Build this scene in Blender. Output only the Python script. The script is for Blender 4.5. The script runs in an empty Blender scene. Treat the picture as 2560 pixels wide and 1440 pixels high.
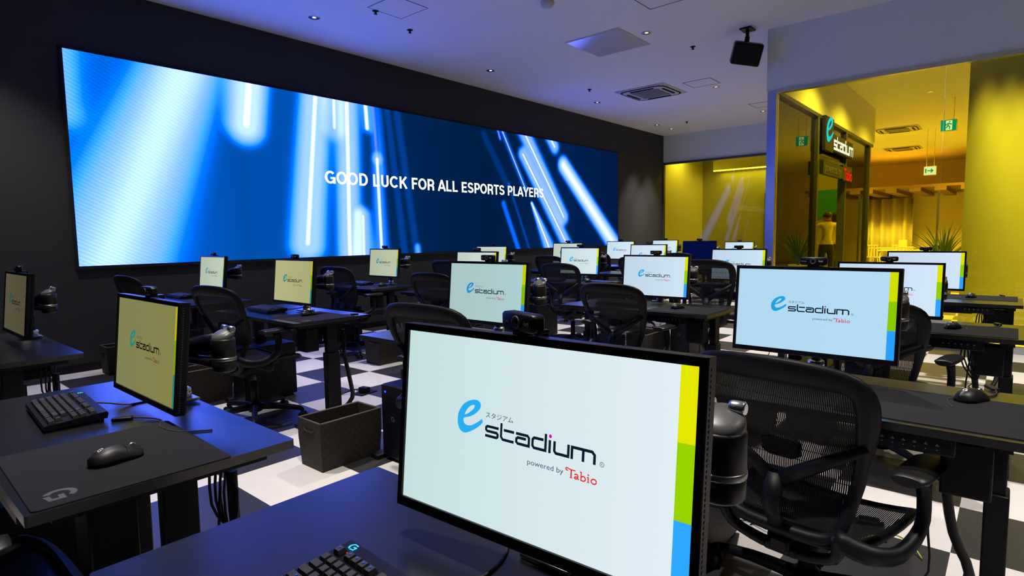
import bpy, bmesh, math, random
from mathutils import Vector, Matrix
random.seed(7)
PI = math.pi
scn = bpy.context.scene
col = scn.collection

# ------------------------------------------------------------------ camera
cd = bpy.data.cameras.new('camera'); cam = bpy.data.objects.new('camera', cd); col.objects.link(cam)
r = Vector((0.65092873, -0.75898748, -0.015159)); d = Vector((-0.07608692, -0.04536011, -0.99606889)); f = Vector((0.7553162, 0.64952327, -0.08727522))
cam.matrix_world = Matrix(((r.x, -d.x, -f.x, 0), (r.y, -d.y, -f.y, 0), (r.z, -d.z, -f.z, 1.2647), (0, 0, 0, 1)))
cd.sensor_width = 36; cd.lens = 36 * 1465.2 / 2560; cd.clip_start = 0.02; cd.clip_end = 200
scn.camera = cam
# ------------------------------------------------------------------ world and exposure
w = bpy.data.worlds.new('world'); scn.world = w; w.use_nodes = True
w.node_tree.nodes['Background'].inputs[0].default_value = (0.02, 0.025, 0.03, 1)
w.node_tree.nodes['Background'].inputs[1].default_value = 0.5
vs = scn.view_settings
scn.display_settings.display_device = 'sRGB'
vs.view_transform = 'Standard'; vs.look = 'None'; vs.gamma = 1; vs.exposure = 0.0; vs.use_curve_mapping = False
cy = scn.cycles
cy.max_bounces = 8; cy.diffuse_bounces = 4; cy.glossy_bounces = 4; cy.transmission_bounces = 6; cy.transparent_max_bounces = 24
cy.use_denoising = True; cy.sample_clamp_indirect = 40.0; cy.caustics_reflective = False; cy.caustics_refractive = False

YW, XE, XG, YS, H, GT = 6.95, 14.1, 7.75, 2.33, 3.76, 3.02   # screen wall, end wall, front glass, side glass, ceiling, glass head

def light(name, kind, loc, power, colr, rot=(0, 0, 0), **k):
    l = bpy.data.lights.new(name, kind); l.energy = power; l.color = colr
    for a, b in k.items(): setattr(l, a, b)
    o = bpy.data.objects.new(name, l); o.location = loc; o.rotation_euler = rot; col.objects.link(o)
    return o

# ------------------------------------------------------------------ materials
def mat(name, colr, rough=0.5, metal=0.0, spec=0.5, emis=None, estr=1.0, noise=None, bump=None):
    m = bpy.data.materials.new(name); m.use_nodes = True
    nt = m.node_tree; b = nt.nodes['Principled BSDF']
    b.inputs['Base Color'].default_value = (*colr, 1); b.inputs['Roughness'].default_value = rough
    b.inputs['Metallic'].default_value = metal; b.inputs['Specular IOR Level'].default_value = spec
    if emis: b.inputs['Emission Color'].default_value = (*emis, 1); b.inputs['Emission Strength'].default_value = estr
    if noise or bump:
        tc = nt.nodes.new('ShaderNodeTexCoord'); n = nt.nodes.new('ShaderNodeTexNoise')
        n.inputs['Scale'].default_value = (noise or bump)[0]; n.inputs['Detail'].default_value = 4
        nt.links.new(tc.outputs['Object'], n.inputs['Vector'])
        if noise:
            a = noise[1]; cr = nt.nodes.new('ShaderNodeValToRGB')
            cr.color_ramp.elements[0].color = (*[c * (1 - a) for c in colr], 1); cr.color_ramp.elements[1].color = (*[min(1, c * (1 + a)) for c in colr], 1)
            cr.color_ramp.elements[0].position = .3; cr.color_ramp.elements[1].position = .7
            nt.links.new(n.outputs[0], cr.inputs[0]); nt.links.new(cr.outputs[0], b.inputs['Base Color'])
        if bump:
            bp = nt.nodes.new('ShaderNodeBump'); bp.inputs['Strength'].default_value = bump[1]; bp.inputs['Distance'].default_value = .002
            nt.links.new(n.outputs[0], bp.inputs['Height']); nt.links.new(bp.outputs[0], b.inputs['Normal'])
    return m
def emit(name, colr, s=1.0):
    m = bpy.data.materials.new(name); m.use_nodes = True; nt = m.node_tree; nt.nodes.clear()
    e = nt.nodes.new('ShaderNodeEmission'); e.inputs[0].default_value = (*colr, 1); e.inputs[1].default_value = s
    o = nt.nodes.new('ShaderNodeOutputMaterial'); nt.links.new(e.outputs[0], o.inputs[0]); return m
def glass(name, tint, refl=1.0, rough=0.0):
    m = bpy.data.materials.new(name); m.use_nodes = True; nt = m.node_tree; nt.nodes.clear()
    t = nt.nodes.new('ShaderNodeBsdfTransparent'); t.inputs[0].default_value = (*tint, 1)
    g = nt.nodes.new('ShaderNodeBsdfGlossy'); g.inputs['Roughness'].default_value = rough; g.inputs[0].default_value = (.95, .98, 1, 1)
    fr = nt.nodes.new('ShaderNodeFresnel'); fr.inputs[0].default_value = 1.5
    mu = nt.nodes.new('ShaderNodeMath'); mu.operation = 'MULTIPLY'; mu.inputs[1].default_value = refl
    mx = nt.nodes.new('ShaderNodeMixShader'); o = nt.nodes.new('ShaderNodeOutputMaterial')
    L = nt.links.new; L(fr.outputs[0], mu.inputs[0]); L(mu.outputs[0], mx.inputs[0]); L(t.outputs[0], mx.inputs[1]); L(g.outputs[0], mx.inputs[2]); L(mx.outputs[0], o.inputs[0])
    return m

M = {}
M['wall_dark'] = mat('charcoal_wall', (.022, .023, .026), .75, bump=(160, .3))
M['wall_grey'] = mat('grey_wallpaper', (.74, .80, .82), .8, bump=(120, .2))
M['white'] = mat('white_paint', (.72, .71, .69), .7)
M['ceil'] = mat('ceiling_paint', (.84, .85, .83), .8, bump=(90, .15))
M['desk'] = mat('black_laminate', (.004, .005, .007), .25, spec=1.0, bump=(700, .12))
M['steel_black'] = mat('black_powder_coat', (.003, .003, .007), .5, spec=.25)
M['plastic'] = mat('black_plastic', (.003, .003, .007), .38, spec=.25)
M['plastic_soft'] = mat('soft_black_plastic', (.007, .007, .008), .42, spec=.4, bump=(900, .1))
M['chair'] = mat('graphite_frame', (.003, .003, .0065), .48, spec=.22, bump=(900, .08))
M['rubber'] = mat('black_rubber', (.008, .008, .008), .6)
M['pad'] = mat('mouse_mat_cloth', (.010, .010, .0125), .85, spec=.2, bump=(1400, .3))
M['pad_logo'] = mat('mouse_mat_print', (.06, .06, .068), .7)
M['chrome'] = mat('polished_aluminium', (.75, .75, .75), .22, 1.0)
M['chrome_dark'] = mat('grey_steel', (.35, .35, .36), .35, 1.0)
M['cap'] = mat('grey_plastic_cap', (.075, .075, .078), .4)
M['lens'] = mat('camera_lens', (.004, .004, .006), .08)
M['printwhite'] = mat('white_print', (.62, .62, .62), .5)
M['cap_print'] = mat('grey_print', (.22, .22, .22), .5)
M['wire_yellow'] = mat('yellow_green_wire', (.5, .55, .03), .5)
M['bar_grey'] = mat('light_grey_bar', (.32, .32, .36), .4)
M['key'] = mat('keycap', (.013, .012, .012), .55)
M['blue_led'] = emit('blue_power_light', (.01, .03, 1), 6)
M['green_led'] = emit('green_power_light', (0, .5, .15), 1)
M['cyan_led'] = emit('cyan_backlight', (.05, .6, 1), 1.4)
M['red_led'] = emit('red_switch_glow', (1, .03, .02), 1.5)
M['blue_key'] = emit('blue_legend_glow', (.03, .1, 1), 1.2)
M['inner_black'] = mat('matt_black', (.004, .004, .004), .9)
M['vent_grey'] = mat('vent_grey', (.035, .035, .037), .5)
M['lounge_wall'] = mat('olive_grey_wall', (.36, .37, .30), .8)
M['white_plastic'] = mat('white_plastic', (.55, .55, .54), .5)
M['steel'] = mat('brushed_steel', (.55, .56, .57), .32, 1.0)
M['trim_dark'] = mat('bronze_trim', (.1, .1, .1), .4, .6)
M['glass_yellow'] = glass('yellow_film_glass', (.93, .85, .16), .9)
M['glass_end'] = glass('yellow_end_glass', (.92, .87, .17), .45)
M['glass_side'] = glass('smoked_side_glass', (.70, .77, .66), 1.1)
M['curtain'] = mat('brown_curtain', (.30, .15, .06), .8)
M['curtain_pale'] = mat('pale_curtain', (.75, .7, .62), .8)
M['wood'] = mat('wood_slats', (.2, .12, .07), .6)
M['hall_wall'] = mat('beige_hall_wall', (.72, .64, .52), .8)
M['leaf'] = mat('green_leaf', (.10, .18, .05), .5)
M['shirt'] = mat('white_shirt', (.7, .68, .62), .8)
M['skin'] = mat('skin', (.5, .3, .22), .6)
M['hair'] = mat('black_hair', (.012, .01, .01), .5)
M['trousers'] = mat('dark_trousers', (.03, .035, .03), .8)
M['green_cloth'] = mat('green_panel', (.02, .3, .06), .7)
M['exit_white'] = emit('exit_white', (.9, 1.3, 12), 1.0)
M['exit_green'] = emit('exit_green', (.0, .42, 2.5), 1.0)
M['sign_white'] = emit('sign_white', (1.2, 1.5, 22), 1.5)
M['sign_blue'] = emit('sign_blue', (.03, .9, 24), 1.0)
M['sign_red'] = emit('sign_red', (1.3, .03, .4), 1.0)
M['sign_grey'] = emit('sign_dim', (.25, .24, .14), 1.0)
M['sign_pink'] = emit('sign_pink', (1, .2, .5), 2)
M['cove'] = emit('cove_strip', (1, .85, .6), 9)
M['lamp_on'] = emit('downlight_bulb', (1, .85, .68), 1.3)

def checker_floor():
    m = bpy.data.materials.new('checker_carpet_tiles'); m.use_nodes = True; nt = m.node_tree; b = nt.nodes['Principled BSDF']
    tc = nt.nodes.new('ShaderNodeTexCoord'); mp = nt.nodes.new('ShaderNodeMapping')
    mp.inputs['Location'].default_value = (-3.286 / .5 + 40, -5.142 / .5 + 40, .5); mp.inputs['Scale'].default_value = (2, 2, 0)
    ch = nt.nodes.new('ShaderNodeTexChecker'); ch.inputs['Scale'].default_value = 1
    n = nt.nodes.new('ShaderNodeTexNoise'); n.inputs['Scale'].default_value = 260; n.inputs['Detail'].default_value = 3
    n2 = nt.nodes.new('ShaderNodeTexNoise'); n2.inputs['Scale'].default_value = 6
    cr = nt.nodes.new('ShaderNodeValToRGB'); cr.color_ramp.elements[0].color = (.016, .016, .019, 1); cr.color_ramp.elements[1].color = (.042, .042, .047, 1)
    cr.color_ramp.elements[0].position = .35; cr.color_ramp.elements[1].position = .7
    cw = nt.nodes.new('ShaderNodeValToRGB'); cw.color_ramp.elements[0].color = (.66, .62, .61, 1); cw.color_ramp.elements[1].color = (.74, .70, .69, 1)
    mx = nt.nodes.new('ShaderNodeMix'); mx.data_type = 'RGBA'
    L = nt.links.new
    L(tc.outputs['Object'], mp.inputs[0]); L(mp.outputs[0], ch.inputs['Vector']); L(tc.outputs['Object'], n.inputs['Vector']); L(tc.outputs['Object'], n2.inputs['Vector'])
    L(n.outputs[0], cr.inputs[0]); L(n2.outputs[0], cw.inputs[0])
    ch.inputs['Color1'].default_value = (1, 1, 1, 1); ch.inputs['Color2'].default_value = (0, 0, 0, 1)
    L(ch.outputs['Fac'], mx.inputs['Factor']); L(cr.outputs[0], mx.inputs['A']); L(cw.outputs[0], mx.inputs['B']); L(mx.outputs['Result'], b.inputs['Base Color'])
    mr = nt.nodes.new('ShaderNodeMapRange'); mr.inputs['To Min'].default_value = .42; mr.inputs['To Max'].default_value = .5
    L(ch.outputs['Fac'], mr.inputs[0]); L(mr.outputs[0], b.inputs['Roughness'])
    bp = nt.nodes.new('ShaderNodeBump'); bp.inputs['Strength'].default_value = .25; bp.inputs['Distance'].default_value = .002
    L(n.outputs[0], bp.inputs['Height']); L(bp.outputs[0], b.inputs['Normal'])
    return m
M['floor'] = checker_floor()

def net_material():
    m = bpy.data.materials.new('woven_mesh'); m.use_nodes = True; nt = m.node_tree; b = nt.nodes['Principled BSDF']
    b.inputs['Base Color'].default_value = (.005, .005, .006, 1); b.inputs['Roughness'].default_value = .6; b.inputs['Specular IOR Level'].default_value = .3
    o = nt.nodes['Material Output']; tc = nt.nodes.new('ShaderNodeTexCoord'); sp = nt.nodes.new('ShaderNodeSeparateXYZ')
    t = nt.nodes.new('ShaderNodeBsdfTransparent'); mx = nt.nodes.new('ShaderNodeMixShader')
    L = nt.links.new; L(tc.outputs['Object'], sp.inputs[0])
    def wave(out, freq, thr):
        a = nt.nodes.new('ShaderNodeMath'); a.operation = 'MULTIPLY'; a.inputs[1].default_value = freq; L(out, a.inputs[0])
        s = nt.nodes.new('ShaderNodeMath'); s.operation = 'FRACT'; L(a.outputs[0], s.inputs[0])
        g = nt.nodes.new('ShaderNodeMath'); g.operation = 'GREATER_THAN'; g.inputs[1].default_value = thr; L(s.outputs[0], g.inputs[0]); return g
    a = wave(sp.outputs[1], 190, .86)
    h = wave(sp.outputs[2], 25, .06)
    q = nt.nodes.new('ShaderNodeMath'); q.operation = 'MULTIPLY'; L(a.outputs[0], q.inputs[0]); L(h.outputs[0], q.inputs[1])
    L(q.outputs[0], mx.inputs[0]); L(b.outputs[0], mx.inputs[1]); L(t.outputs[0], mx.inputs[2]); L(mx.outputs[0], o.inputs[0])
    return m
M['net'] = net_material()

def weave_material():
    m = bpy.data.materials.new('brown_wicker'); m.use_nodes = True; nt = m.node_tree; b = nt.nodes['Principled BSDF']; L = nt.links.new
    tc = nt.nodes.new('ShaderNodeTexCoord'); ck = nt.nodes.new('ShaderNodeTexChecker'); ck.inputs['Scale'].default_value = 45
    mp = nt.nodes.new('ShaderNodeMapping'); mp.inputs['Location'].default_value = (.0103, .0107, .0041)
    ck.inputs['Color1'].default_value = (.026, .019, .0145, 1); ck.inputs['Color2'].default_value = (.014, .0105, .0085, 1)
    n = nt.nodes.new('ShaderNodeTexNoise'); n.inputs['Scale'].default_value = 60
    mx = nt.nodes.new('ShaderNodeMix'); mx.data_type = 'RGBA'; mx.blend_type = 'MULTIPLY'; mx.inputs['Factor'].default_value = .6
    L(tc.outputs['Object'], mp.inputs[0]); L(mp.outputs[0], ck.inputs['Vector']); L(tc.outputs['Object'], n.inputs['Vector'])
    L(ck.outputs[0], mx.inputs['A']); L(n.outputs[0], mx.inputs['B']); L(mx.outputs['Result'], b.inputs['Base Color'])
    bp = nt.nodes.new('ShaderNodeBump'); bp.inputs['Strength'].default_value = .7; bp.inputs['Distance'].default_value = .003
    L(ck.outputs['Fac'], bp.inputs['Height']); L(bp.outputs[0], b.inputs['Normal']); b.inputs['Roughness'].default_value = .7
    return m
M['wicker'] = weave_material()

# ------------------------------------------------------------------ mesh helpers
class MB:
    def __init__(s): s.b = bmesh.new(); s.mi = 0
    def face(s, pts):
        try:
            fc = s.b.faces.new([s.b.verts.new(p) for p in pts]); fc.material_index = s.mi; return fc
        except ValueError: return None
    def loft(s, rings, closed=True, caps=True, smooth=True):
        vr = [[s.b.verts.new(p) for p in rg] for rg in rings]; n = len(vr[0])
        for a, b in zip(vr, vr[1:]):
            for i in range(n if closed else n - 1):
                j = (i + 1) % n
                fc = s.b.faces.new((a[i], a[j], b[j], b[i])); fc.material_index = s.mi; fc.smooth = smooth
        if caps and closed:
            for rg in (list(reversed(vr[0])), vr[-1]):
                fc = s.b.faces.new(rg); fc.material_index = s.mi
        return s
    def box(s, x0, x1, y0, y1, z0, z1, bev=0, seg=2):
        vs = [s.b.verts.new((x, y, z)) for x in (x0, x1) for y in (y0, y1) for z in (z0, z1)]
        fs = []
        for q in ((0, 1, 3, 2), (4, 6, 7, 5), (0, 4, 5, 1), (2, 3, 7, 6), (0, 2, 6, 4), (1, 5, 7, 3)):
            fc = s.b.faces.new([vs[i] for i in q]); fc.material_index = s.mi; fs.append(fc)
        if bev:
            es = list({e for fc in fs for e in fc.edges})
            rr = bmesh.ops.bevel(s.b, geom=es, offset=bev, segments=seg, affect='EDGES', profile=.5)
            for fc in rr['faces']: fc.material_index = s.mi; fc.smooth = True
        return s
    def tube(s, pts, rad, n=8, caps=True, flat=None, sharp=False):
        P = [Vector(p) for p in pts]; R = list(rad) if isinstance(rad, (list, tuple)) else [rad] * len(P)
        if len(P) > 3 and not sharp:
            Q, S = [], []
            for i in range(len(P) - 1):
                p0, p1, p2, p3 = P[max(i - 1, 0)], P[i], P[i + 1], P[min(i + 2, len(P) - 1)]
                for k in range(3):
                    t = k / 3; Q.append(.5 * (2 * p1 + (p2 - p0) * t + (2 * p0 - 5 * p1 + 4 * p2 - p3) * t * t + (3 * p1 - p0 - 3 * p2 + p3) * t ** 3)); S.append(R[i] + (R[i + 1] - R[i]) * t)
            P, R = Q + [P[-1]], S + [R[-1]]
        rings = []; up = None
        for i, p in enumerate(P):
            t = (P[min(i + 1, len(P) - 1)] - P[max(i - 1, 0)]).normalized()
            if up is None:
                up = Vector((0, 0, 1)) if abs(t.z) < .9 else Vector((1, 0, 0))
            a = t.cross(up).normalized(); up = a.cross(t).normalized()
            fl = flat or (1, 1)
            rings.append([p + a * math.cos(2 * PI * k / n) * R[i] * fl[0] + up * math.sin(2 * PI * k / n) * R[i] * fl[1] for k in range(n)])
        return s.loft(rings, caps=caps)
    def lathe(s, prof, c=(0, 0, 0), n=20, axis='z'):
        rings = []
        for rr, h in prof:
            rg = []
            for k in range(n):
                a = 2 * PI * k / n; u, v = rr * math.cos(a), rr * math.sin(a)
                q = {'z': (u, v, h), 'x': (h, u, v), 'y': (v, h, u)}[axis]
                rg.append((c[0] + q[0], c[1] + q[1], c[2] + q[2]))
            rings.append(rg)
        return s.loft(rings)
    def prism(s, poly, fn, t0, t1):
        s.loft([[fn(p[0], p[1], t0) for p in poly], [fn(p[0], p[1], t1) for p in poly]], smooth=False); return s
    def mesh(s, name, mats):
        me = bpy.data.meshes.new(name); bmesh.ops.recalc_face_normals(s.b, faces=s.b.faces); s.b.to_mesh(me); s.b.free()
        for m in (mats if isinstance(mats, (list, tuple)) else [mats]): me.materials.append(M[m] if isinstance(m, str) else m)
        return me
    def build(s, name, mats, parent=None, loc=None, rz=0, sub=0):
        o = bpy.data.objects.new(name, s.mesh(name, mats)); col.objects.link(o)
        if parent: o.parent = parent
        if loc: o.location = loc
        if rz: o.rotation_euler.z = rz
        if sub:
            md = o.modifiers.new('sub', 'SUBSURF'); md.levels = sub; md.render_levels = sub
            for fc in o.data.polygons: fc.use_smooth = True
        return o
def empty(name, loc=(0, 0, 0), rz=0):
    o = bpy.data.objects.new(name, None); o.empty_display_size = .1; col.objects.link(o); o.location = loc; o.rotation_euler.z = rz; return o
def tag(o, label=None, cat=None, group=None, kind=None):
    for k, v in (('label', label), ('category', cat), ('group', group), ('kind', kind)):
        if v: o[k] = v
    return o
KIDS = {}
def dup(root, loc, rz=0, skip=()):
    r = root.copy(); col.objects.link(r); r.location = loc; r.rotation_euler = (0, 0, rz)
    for k in ('label', 'category', 'group'):
        if k in r: del r[k]
    for ch in root.children:
        if ch.name.split('.')[0] in skip: continue
        c = ch.copy(); col.objects.link(c); c.parent = r; c.matrix_parent_inverse.identity()
        for g in ch.children:
            e = g.copy(); col.objects.link(e); e.parent = c; e.matrix_parent_inverse.identity()
    return r
def struct(mb, name, mats): return tag(mb.build(name, mats), kind='structure')
def label_part(o, l): o['label'] = l; return o
def text_mesh(body, size, off=0.0, sx=1.0, space=1.0):
    c = bpy.data.curves.new('t', 'FONT'); c.body = body; c.size = size; c.offset = off; c.space_character = space; c.resolution_u = 3
    o = bpy.data.objects.new('t', c); col.objects.link(o); bpy.context.view_layer.update()
    me = bpy.data.meshes.new_from_object(o.evaluated_get(bpy.context.evaluated_depsgraph_get()))
    bpy.data.objects.remove(o)
    vs = [(v.co.x * sx, v.co.y) for v in me.vertices]; fs = [tuple(p.vertices) for p in me.polygons]
    bpy.data.meshes.remove(me); return vs, fs
def add_flat(mb, vs, fs, fn):
    bv = [mb.b.verts.new(fn(*v)) for v in vs]
    for q in fs:
        try: fc = mb.b.faces.new([bv[i] for i in q]); fc.material_index = mb.mi
        except ValueError: pass
def stroke(mb, pts, wd, fn, closed=False):
    """flat ribbon of width wd along a polyline, mitred"""
    P = [Vector(p) for p in pts]; P = [p for k, p in enumerate(P) if k == 0 or (p - P[k - 1]).length > 1e-5]
    if closed and (P[0] - P[-1]).length < 1e-5: P.pop()
    n = len(P); L_, R_ = [], []
    for i in range(n):
        a = P[i] - P[i - 1] if (i or closed) else None; b = P[(i + 1) % n] - P[i] if (i < n - 1 or closed) else None
        a = a.normalized() if a else b.normalized(); b = b.normalized() if b else a
        na, nb = Vector((-a.y, a.x)), Vector((-b.y, b.x)); m = (na + nb); m = m.normalized() if m.length > 1e-6 else na
        k = wd / 2 / max(.45, m.dot(na)); L_.append(P[i] + m * k); R_.append(P[i] - m * k)
    for i in range(n if closed else n - 1):
        j = (i + 1) % n; mb.face([fn(*L_[i]), fn(*L_[j]), fn(*R_[j]), fn(*R_[i])])
def smooth_poly(pts, n=4):
    out = []; N = len(pts)
    for i in range(N):
        p0, p1, p2, p3 = [Vector(pts[(i + k) % N]) for k in (-1, 0, 1, 2)]
        for k in range(n):
            t = k / n; out.append(.5 * (2 * p1 + (p2 - p0) * t + (2 * p0 - 5 * p1 + 4 * p2 - p3) * t * t + (3 * p1 - p0 - 3 * p2 + p3) * t ** 3))
    return out
def ring_fill(mb, outer, inner, fn):
    """flat face set between two outlines (outer, hole)"""
    vs = []; ed = []
    for lp in (outer, inner):
        v = [mb.b.verts.new(fn(*p)) for p in lp]; vs += v
        ed += [mb.b.edges.new((v[i], v[(i + 1) % len(v)])) for i in range(len(v))]
    g = bmesh.ops.triangle_fill(mb.b, use_beauty=True, use_dissolve=False, edges=ed)
    for x in g['geom']:
        if isinstance(x, bmesh.types.BMFace): x.material_index = mb.mi

E_OUT = [(-142.7, 11.9), (-140.8, 24.2), (-131, 38.4), (-118, 46.4), (-105.2, 49.9), (-96.4, 48.7), (-92.3, 43.5), (-93.9, 36.2), (-103.7, 26.7), (-115.5, 20.1), (-128.5, 15.5), (-128.5, 9.2), (-123.4, 4.9), (-112.8, 5.5), (-102.6, 10.7), (-94.4, 16.1), (-88.7, 20.3), (-86.6, 15.5), (-93.8, 7.8), (-105.4, -.3), (-117.3, -6.5), (-126, -9.1), (-135.2, -6.6), (-141.1, 1.6)]
E_IN = [(-126.7, 22), (-124, 28.4), (-116.6, 36.9), (-108.1, 40.9), (-105.7, 39.4), (-107.7, 34.5), (-114.3, 28.8), (-121.1, 24.0)]
def logo(mb, fn, mi_e, mi_d, mi_p, mi_r, mi_g):
    """the mark on the monitors: fn maps millimetres on the screen to points"""
    mb.mi = mi_e; ring_fill(mb, smooth_poly(E_OUT, 3), smooth_poly(E_IN, 3), fn)
    mb.mi = mi_d; W = 4.4; a, b = 11.2, -4.3      # centre lines of top and bottom strokes
    S = lambda pts, w_=W: stroke(mb, pts, w_, fn)
    mid = (a + b) / 2
    S([(-52, a), (-76, a), (-78.4, a - 2), (-78.4, mid + 2), (-76, mid), (-56, mid), (-53.6, mid - 2), (-53.6, b + 2), (-56, b), (-80, b)])
    S([(-46.6, 21.5), (-46.6, b + 4), (-43, b), (-20.4, b)]); S([(-41.5, a), (-20.4, a)])
    S([(-16.7, a), (6, a), (9, a - 3), (9, b), (-12.5, b), (-15.5, b + 2.4), (-15.5, mid - .6), (-12.5, mid + 1.8), (3.4, mid + 1.8)])
    S([(36.4, a), (19, a), (16, a - 3), (16, b + 3), (19, b), (40.4, b), (40.4, 21.3)])
    S([(48, 13.4), (48, -6.4)])
    S([(56.6, 13.4), (56.6, b + 3), (59.6, b), (81.4, b), (81.4, 13.4)])
    S([(87.6, -6.4), (87.6, a), (121.5, a), (125.6, a - 4), (125.6, -6.4)]); S([(106.8, a - 1), (106.8, -6.4)])
    vs, fs = text_mesh('スタジアム', 11.0); x0 = min(v[0] for v in vs); x1 = max(v[0] for v in vs); y0 = min(v[1] for v in vs); y1 = max(v[1] for v in vs)
    add_flat(mb, [(-80.4 + (v[0] - x0) / (x1 - x0) * 57, 25.2 + (v[1] - y0) / (y1 - y0) * 9) for v in vs], fs, fn)
    mb.mi = mi_p; c = [(48.6 + 2.7 * math.cos(i * PI / 6), 19.2 + 2.9 * math.sin(i * PI / 6)) for i in range(12)]; mb.face([fn(*q) for q in c])
    mb.mi = mi_g; vs, fs = text_mesh('powered by', 11.6); x1 = max(v[0] for v in vs)
    add_flat(mb, [(7 + v[0] / x1 * 67.5, -31.8 + v[1]) for v in vs], fs, fn)
    vs, fs = text_mesh('R', 5); add_flat(mb, [(136.3 + v[0], -5 + v[1]) for v in vs], fs, fn)
    stroke(mb, [(138.0 + 3.3 * math.cos(i * PI / 8), -3.3 + 3.3 * math.sin(i * PI / 8)) for i in range(16)], .8, fn, True)
    mb.mi = mi_r; S = lambda pts, w_=1.9: stroke(mb, pts, w_, fn)
    S([(82.5, -24.3), (79.3, -24.0), (78.3, -22), (79.8, -20.6), (83, -21.2), (87, -22.2), (95.2, -22.2)], 1.7)
    S([(88, -22.5), (88, -34.2)], 2.4); S([(85.4, -34), (90.7, -34)], 1.1)
    S([(93.6, -28.3), (95.4, -26.9), (98.4, -27), (99.6, -28.6), (99.6, -33), (101.6, -33.8)]); S([(99.4, -30.4), (95, -31), (93.8, -32.6), (95.6, -34), (99.4, -32.4)])
    S([(102.8, -22), (105, -22), (105, -33.6), (109, -34), (112, -32.4), (112.4, -29.8), (110.6, -27.4), (107.6, -27.2), (105, -29)])
    S([(114.8, -27), (117, -27), (117, -33.9)]); S([(114.8, -33.9), (119.2, -33.9)], 1.0)
    mb.face([fn(116.8 + 1.4 * math.cos(i * PI / 4), -23.2 + 1.4 * math.sin(i * PI / 4)) for i in range(8)])
    S([(126.2 + 4.3 * math.cos(i * PI / 6), -30.5 + 3.5 * math.sin(i * PI / 6)) for i in range(13)])
def gmark(mb, fn, s=1.0):
    """the round letter mark on mouse, keyboard and mat, unit height about 1"""
    o = [(.5 * math.cos(math.radians(t)), .5 * math.sin(math.radians(t))) for t in range(40, 271, 21)]
    i = [(.31 * math.cos(math.radians(t)), .31 * math.sin(math.radians(t))) for t in range(270, 39, -23)]
    L_ = o + i
    n = len(o)
    for k in range(n - 1):
        a = 40 + k * 21; b = a + 21
        q = [(ra * math.cos(math.radians(t)), ra * math.sin(math.radians(t))) for ra, t in ((.5, a), (.5, b), (.3, b), (.3, a))]
        mb.face([fn(x * s, y * s) for x, y in q])
    for q in ([(.05, .1), (.52, .1), (.52, -.08), (.05, -.08)], [(.34, -.08), (.52, -.08), (.52, -.42), (.34, -.42)], [(0, -.5), (.34, -.42), (.34, -.28), (0, -.3)]):
        mb.face([fn(x * s, y * s) for x, y in q])

# ------------------------------------------------------------------ room shell
struct(MB().box(-3.2, 30, -3.2, 12, -.12, 0), 'floor', 'floor')
struct(MB().box(-3.2, 30, -3.2, 12, H, H + .12), 'ceiling', 'ceil')
struct(MB().box(-3.2, XE + .12, YW, YW + .14, 0, H), 'wall_screen', 'wall_dark')
struct(MB().box(-3.3, -3.2, -3.2, YW, 0, H), 'wall_rear', 'wall_dark')
struct(MB().box(-3.2, XG, -3.3, -3.2, 0, H), 'wall_window', 'wall_dark')
struct(MB().box(-3.2, XE, YW - .014, YW, 0, .075), 'baseboard_screen', 'steel_black')
struct(MB().box(XG, XG + .14, -3.2, YS + .11, GT, H), 'wall_glass', 'wall_grey')
struct(MB().box(XG + .14, XE, YS - .02, YS + .11, GT, H), 'wall_corridor', 'white')
struct(MB().box(XE, XE + .12, YS - .02, YW, 3.08, H), 'wall_end', 'wall_grey')
m = MB(); m.loft([[(XG - .004, YS - .01, z), (XG + .054, YS + .115, z), (XG + .10, YS + .115, z), (XG + .10, YS - .01, z)] for z in (0, GT)], smooth=False); struct(m, 'trim_1', 'steel')
m = MB(); m.box(XG - .01, XG + .07, -3.2, YS - .01, GT - .045, GT); m.box(XG - .01, XG + .07, -3.2, YS - .01, 0, .075); struct(m, 'trim_2', 'steel')
m = MB(); m.box(XE - .03, XE + .05, YS + .11, YW, 3.03, 3.08); m.box(XE - .03, XE + .05, YS + .11, YW, 0, .06); m.box(XE - .03, XE + .05, YW - .03, YW, .06, 3.03); struct(m, 'trim_3', 'trim_dark')
def pane(n, x0, x1, y0, y1, z0, z1, mt):
    m = MB(); m.box(x0, x1, y0, y1, z0, z1); return struct(m, n, mt)
pane('window_1', XG + .03, XG + .042, .6430, YS - .01, .075, GT - .045, 'glass_yellow')
pane('window_2', XG + .03, XG + .042, -3.2, .6405, .075, GT - .045, 'glass_yellow')
pane('window_3', XE + .01, XE + .022, YS + .11, 5.15, .06, 3.03, 'glass_end')
pane('window_4', XE + .01, XE + .022, 5.156, YW - .03, .06, 3.03, 'glass_end')
pane('window_5', XG + .10, 9.74, YS + .03, YS + .042, .08, GT - .05, 'glass_side')
pane('window_6', 11.72, 13.78, YS + .03, YS + .042, .08, GT - .05, 'glass_side')
pane('window_7', 9.82, 11.64, YS + .03, YS + .042, 2.44, GT - .05, 'glass_side')
m = MB()
for a in (9.74, 11.64, 13.78): m.box(a, a + .08, YS - .02, YS + .1, 0, GT - .05, .003)
m.box(XG + .1, XE, YS - .02, YS + .1, GT - .05, GT); m.box(XG + .1, 9.74, YS - .01, YS + .08, 0, .08); m.box(11.72, 13.78, YS - .01, YS + .08, 0, .08); m.box(9.82, 11.64, YS, YS + .08, 2.38, 2.44)
struct(m, 'trim_4', 'trim_dark')
# wall standing behind the front glass, with an outlet
struct(MB().box(8.35, 8.5, -3.2, .47, 0, H), 'wall_alcove', 'white')
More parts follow.
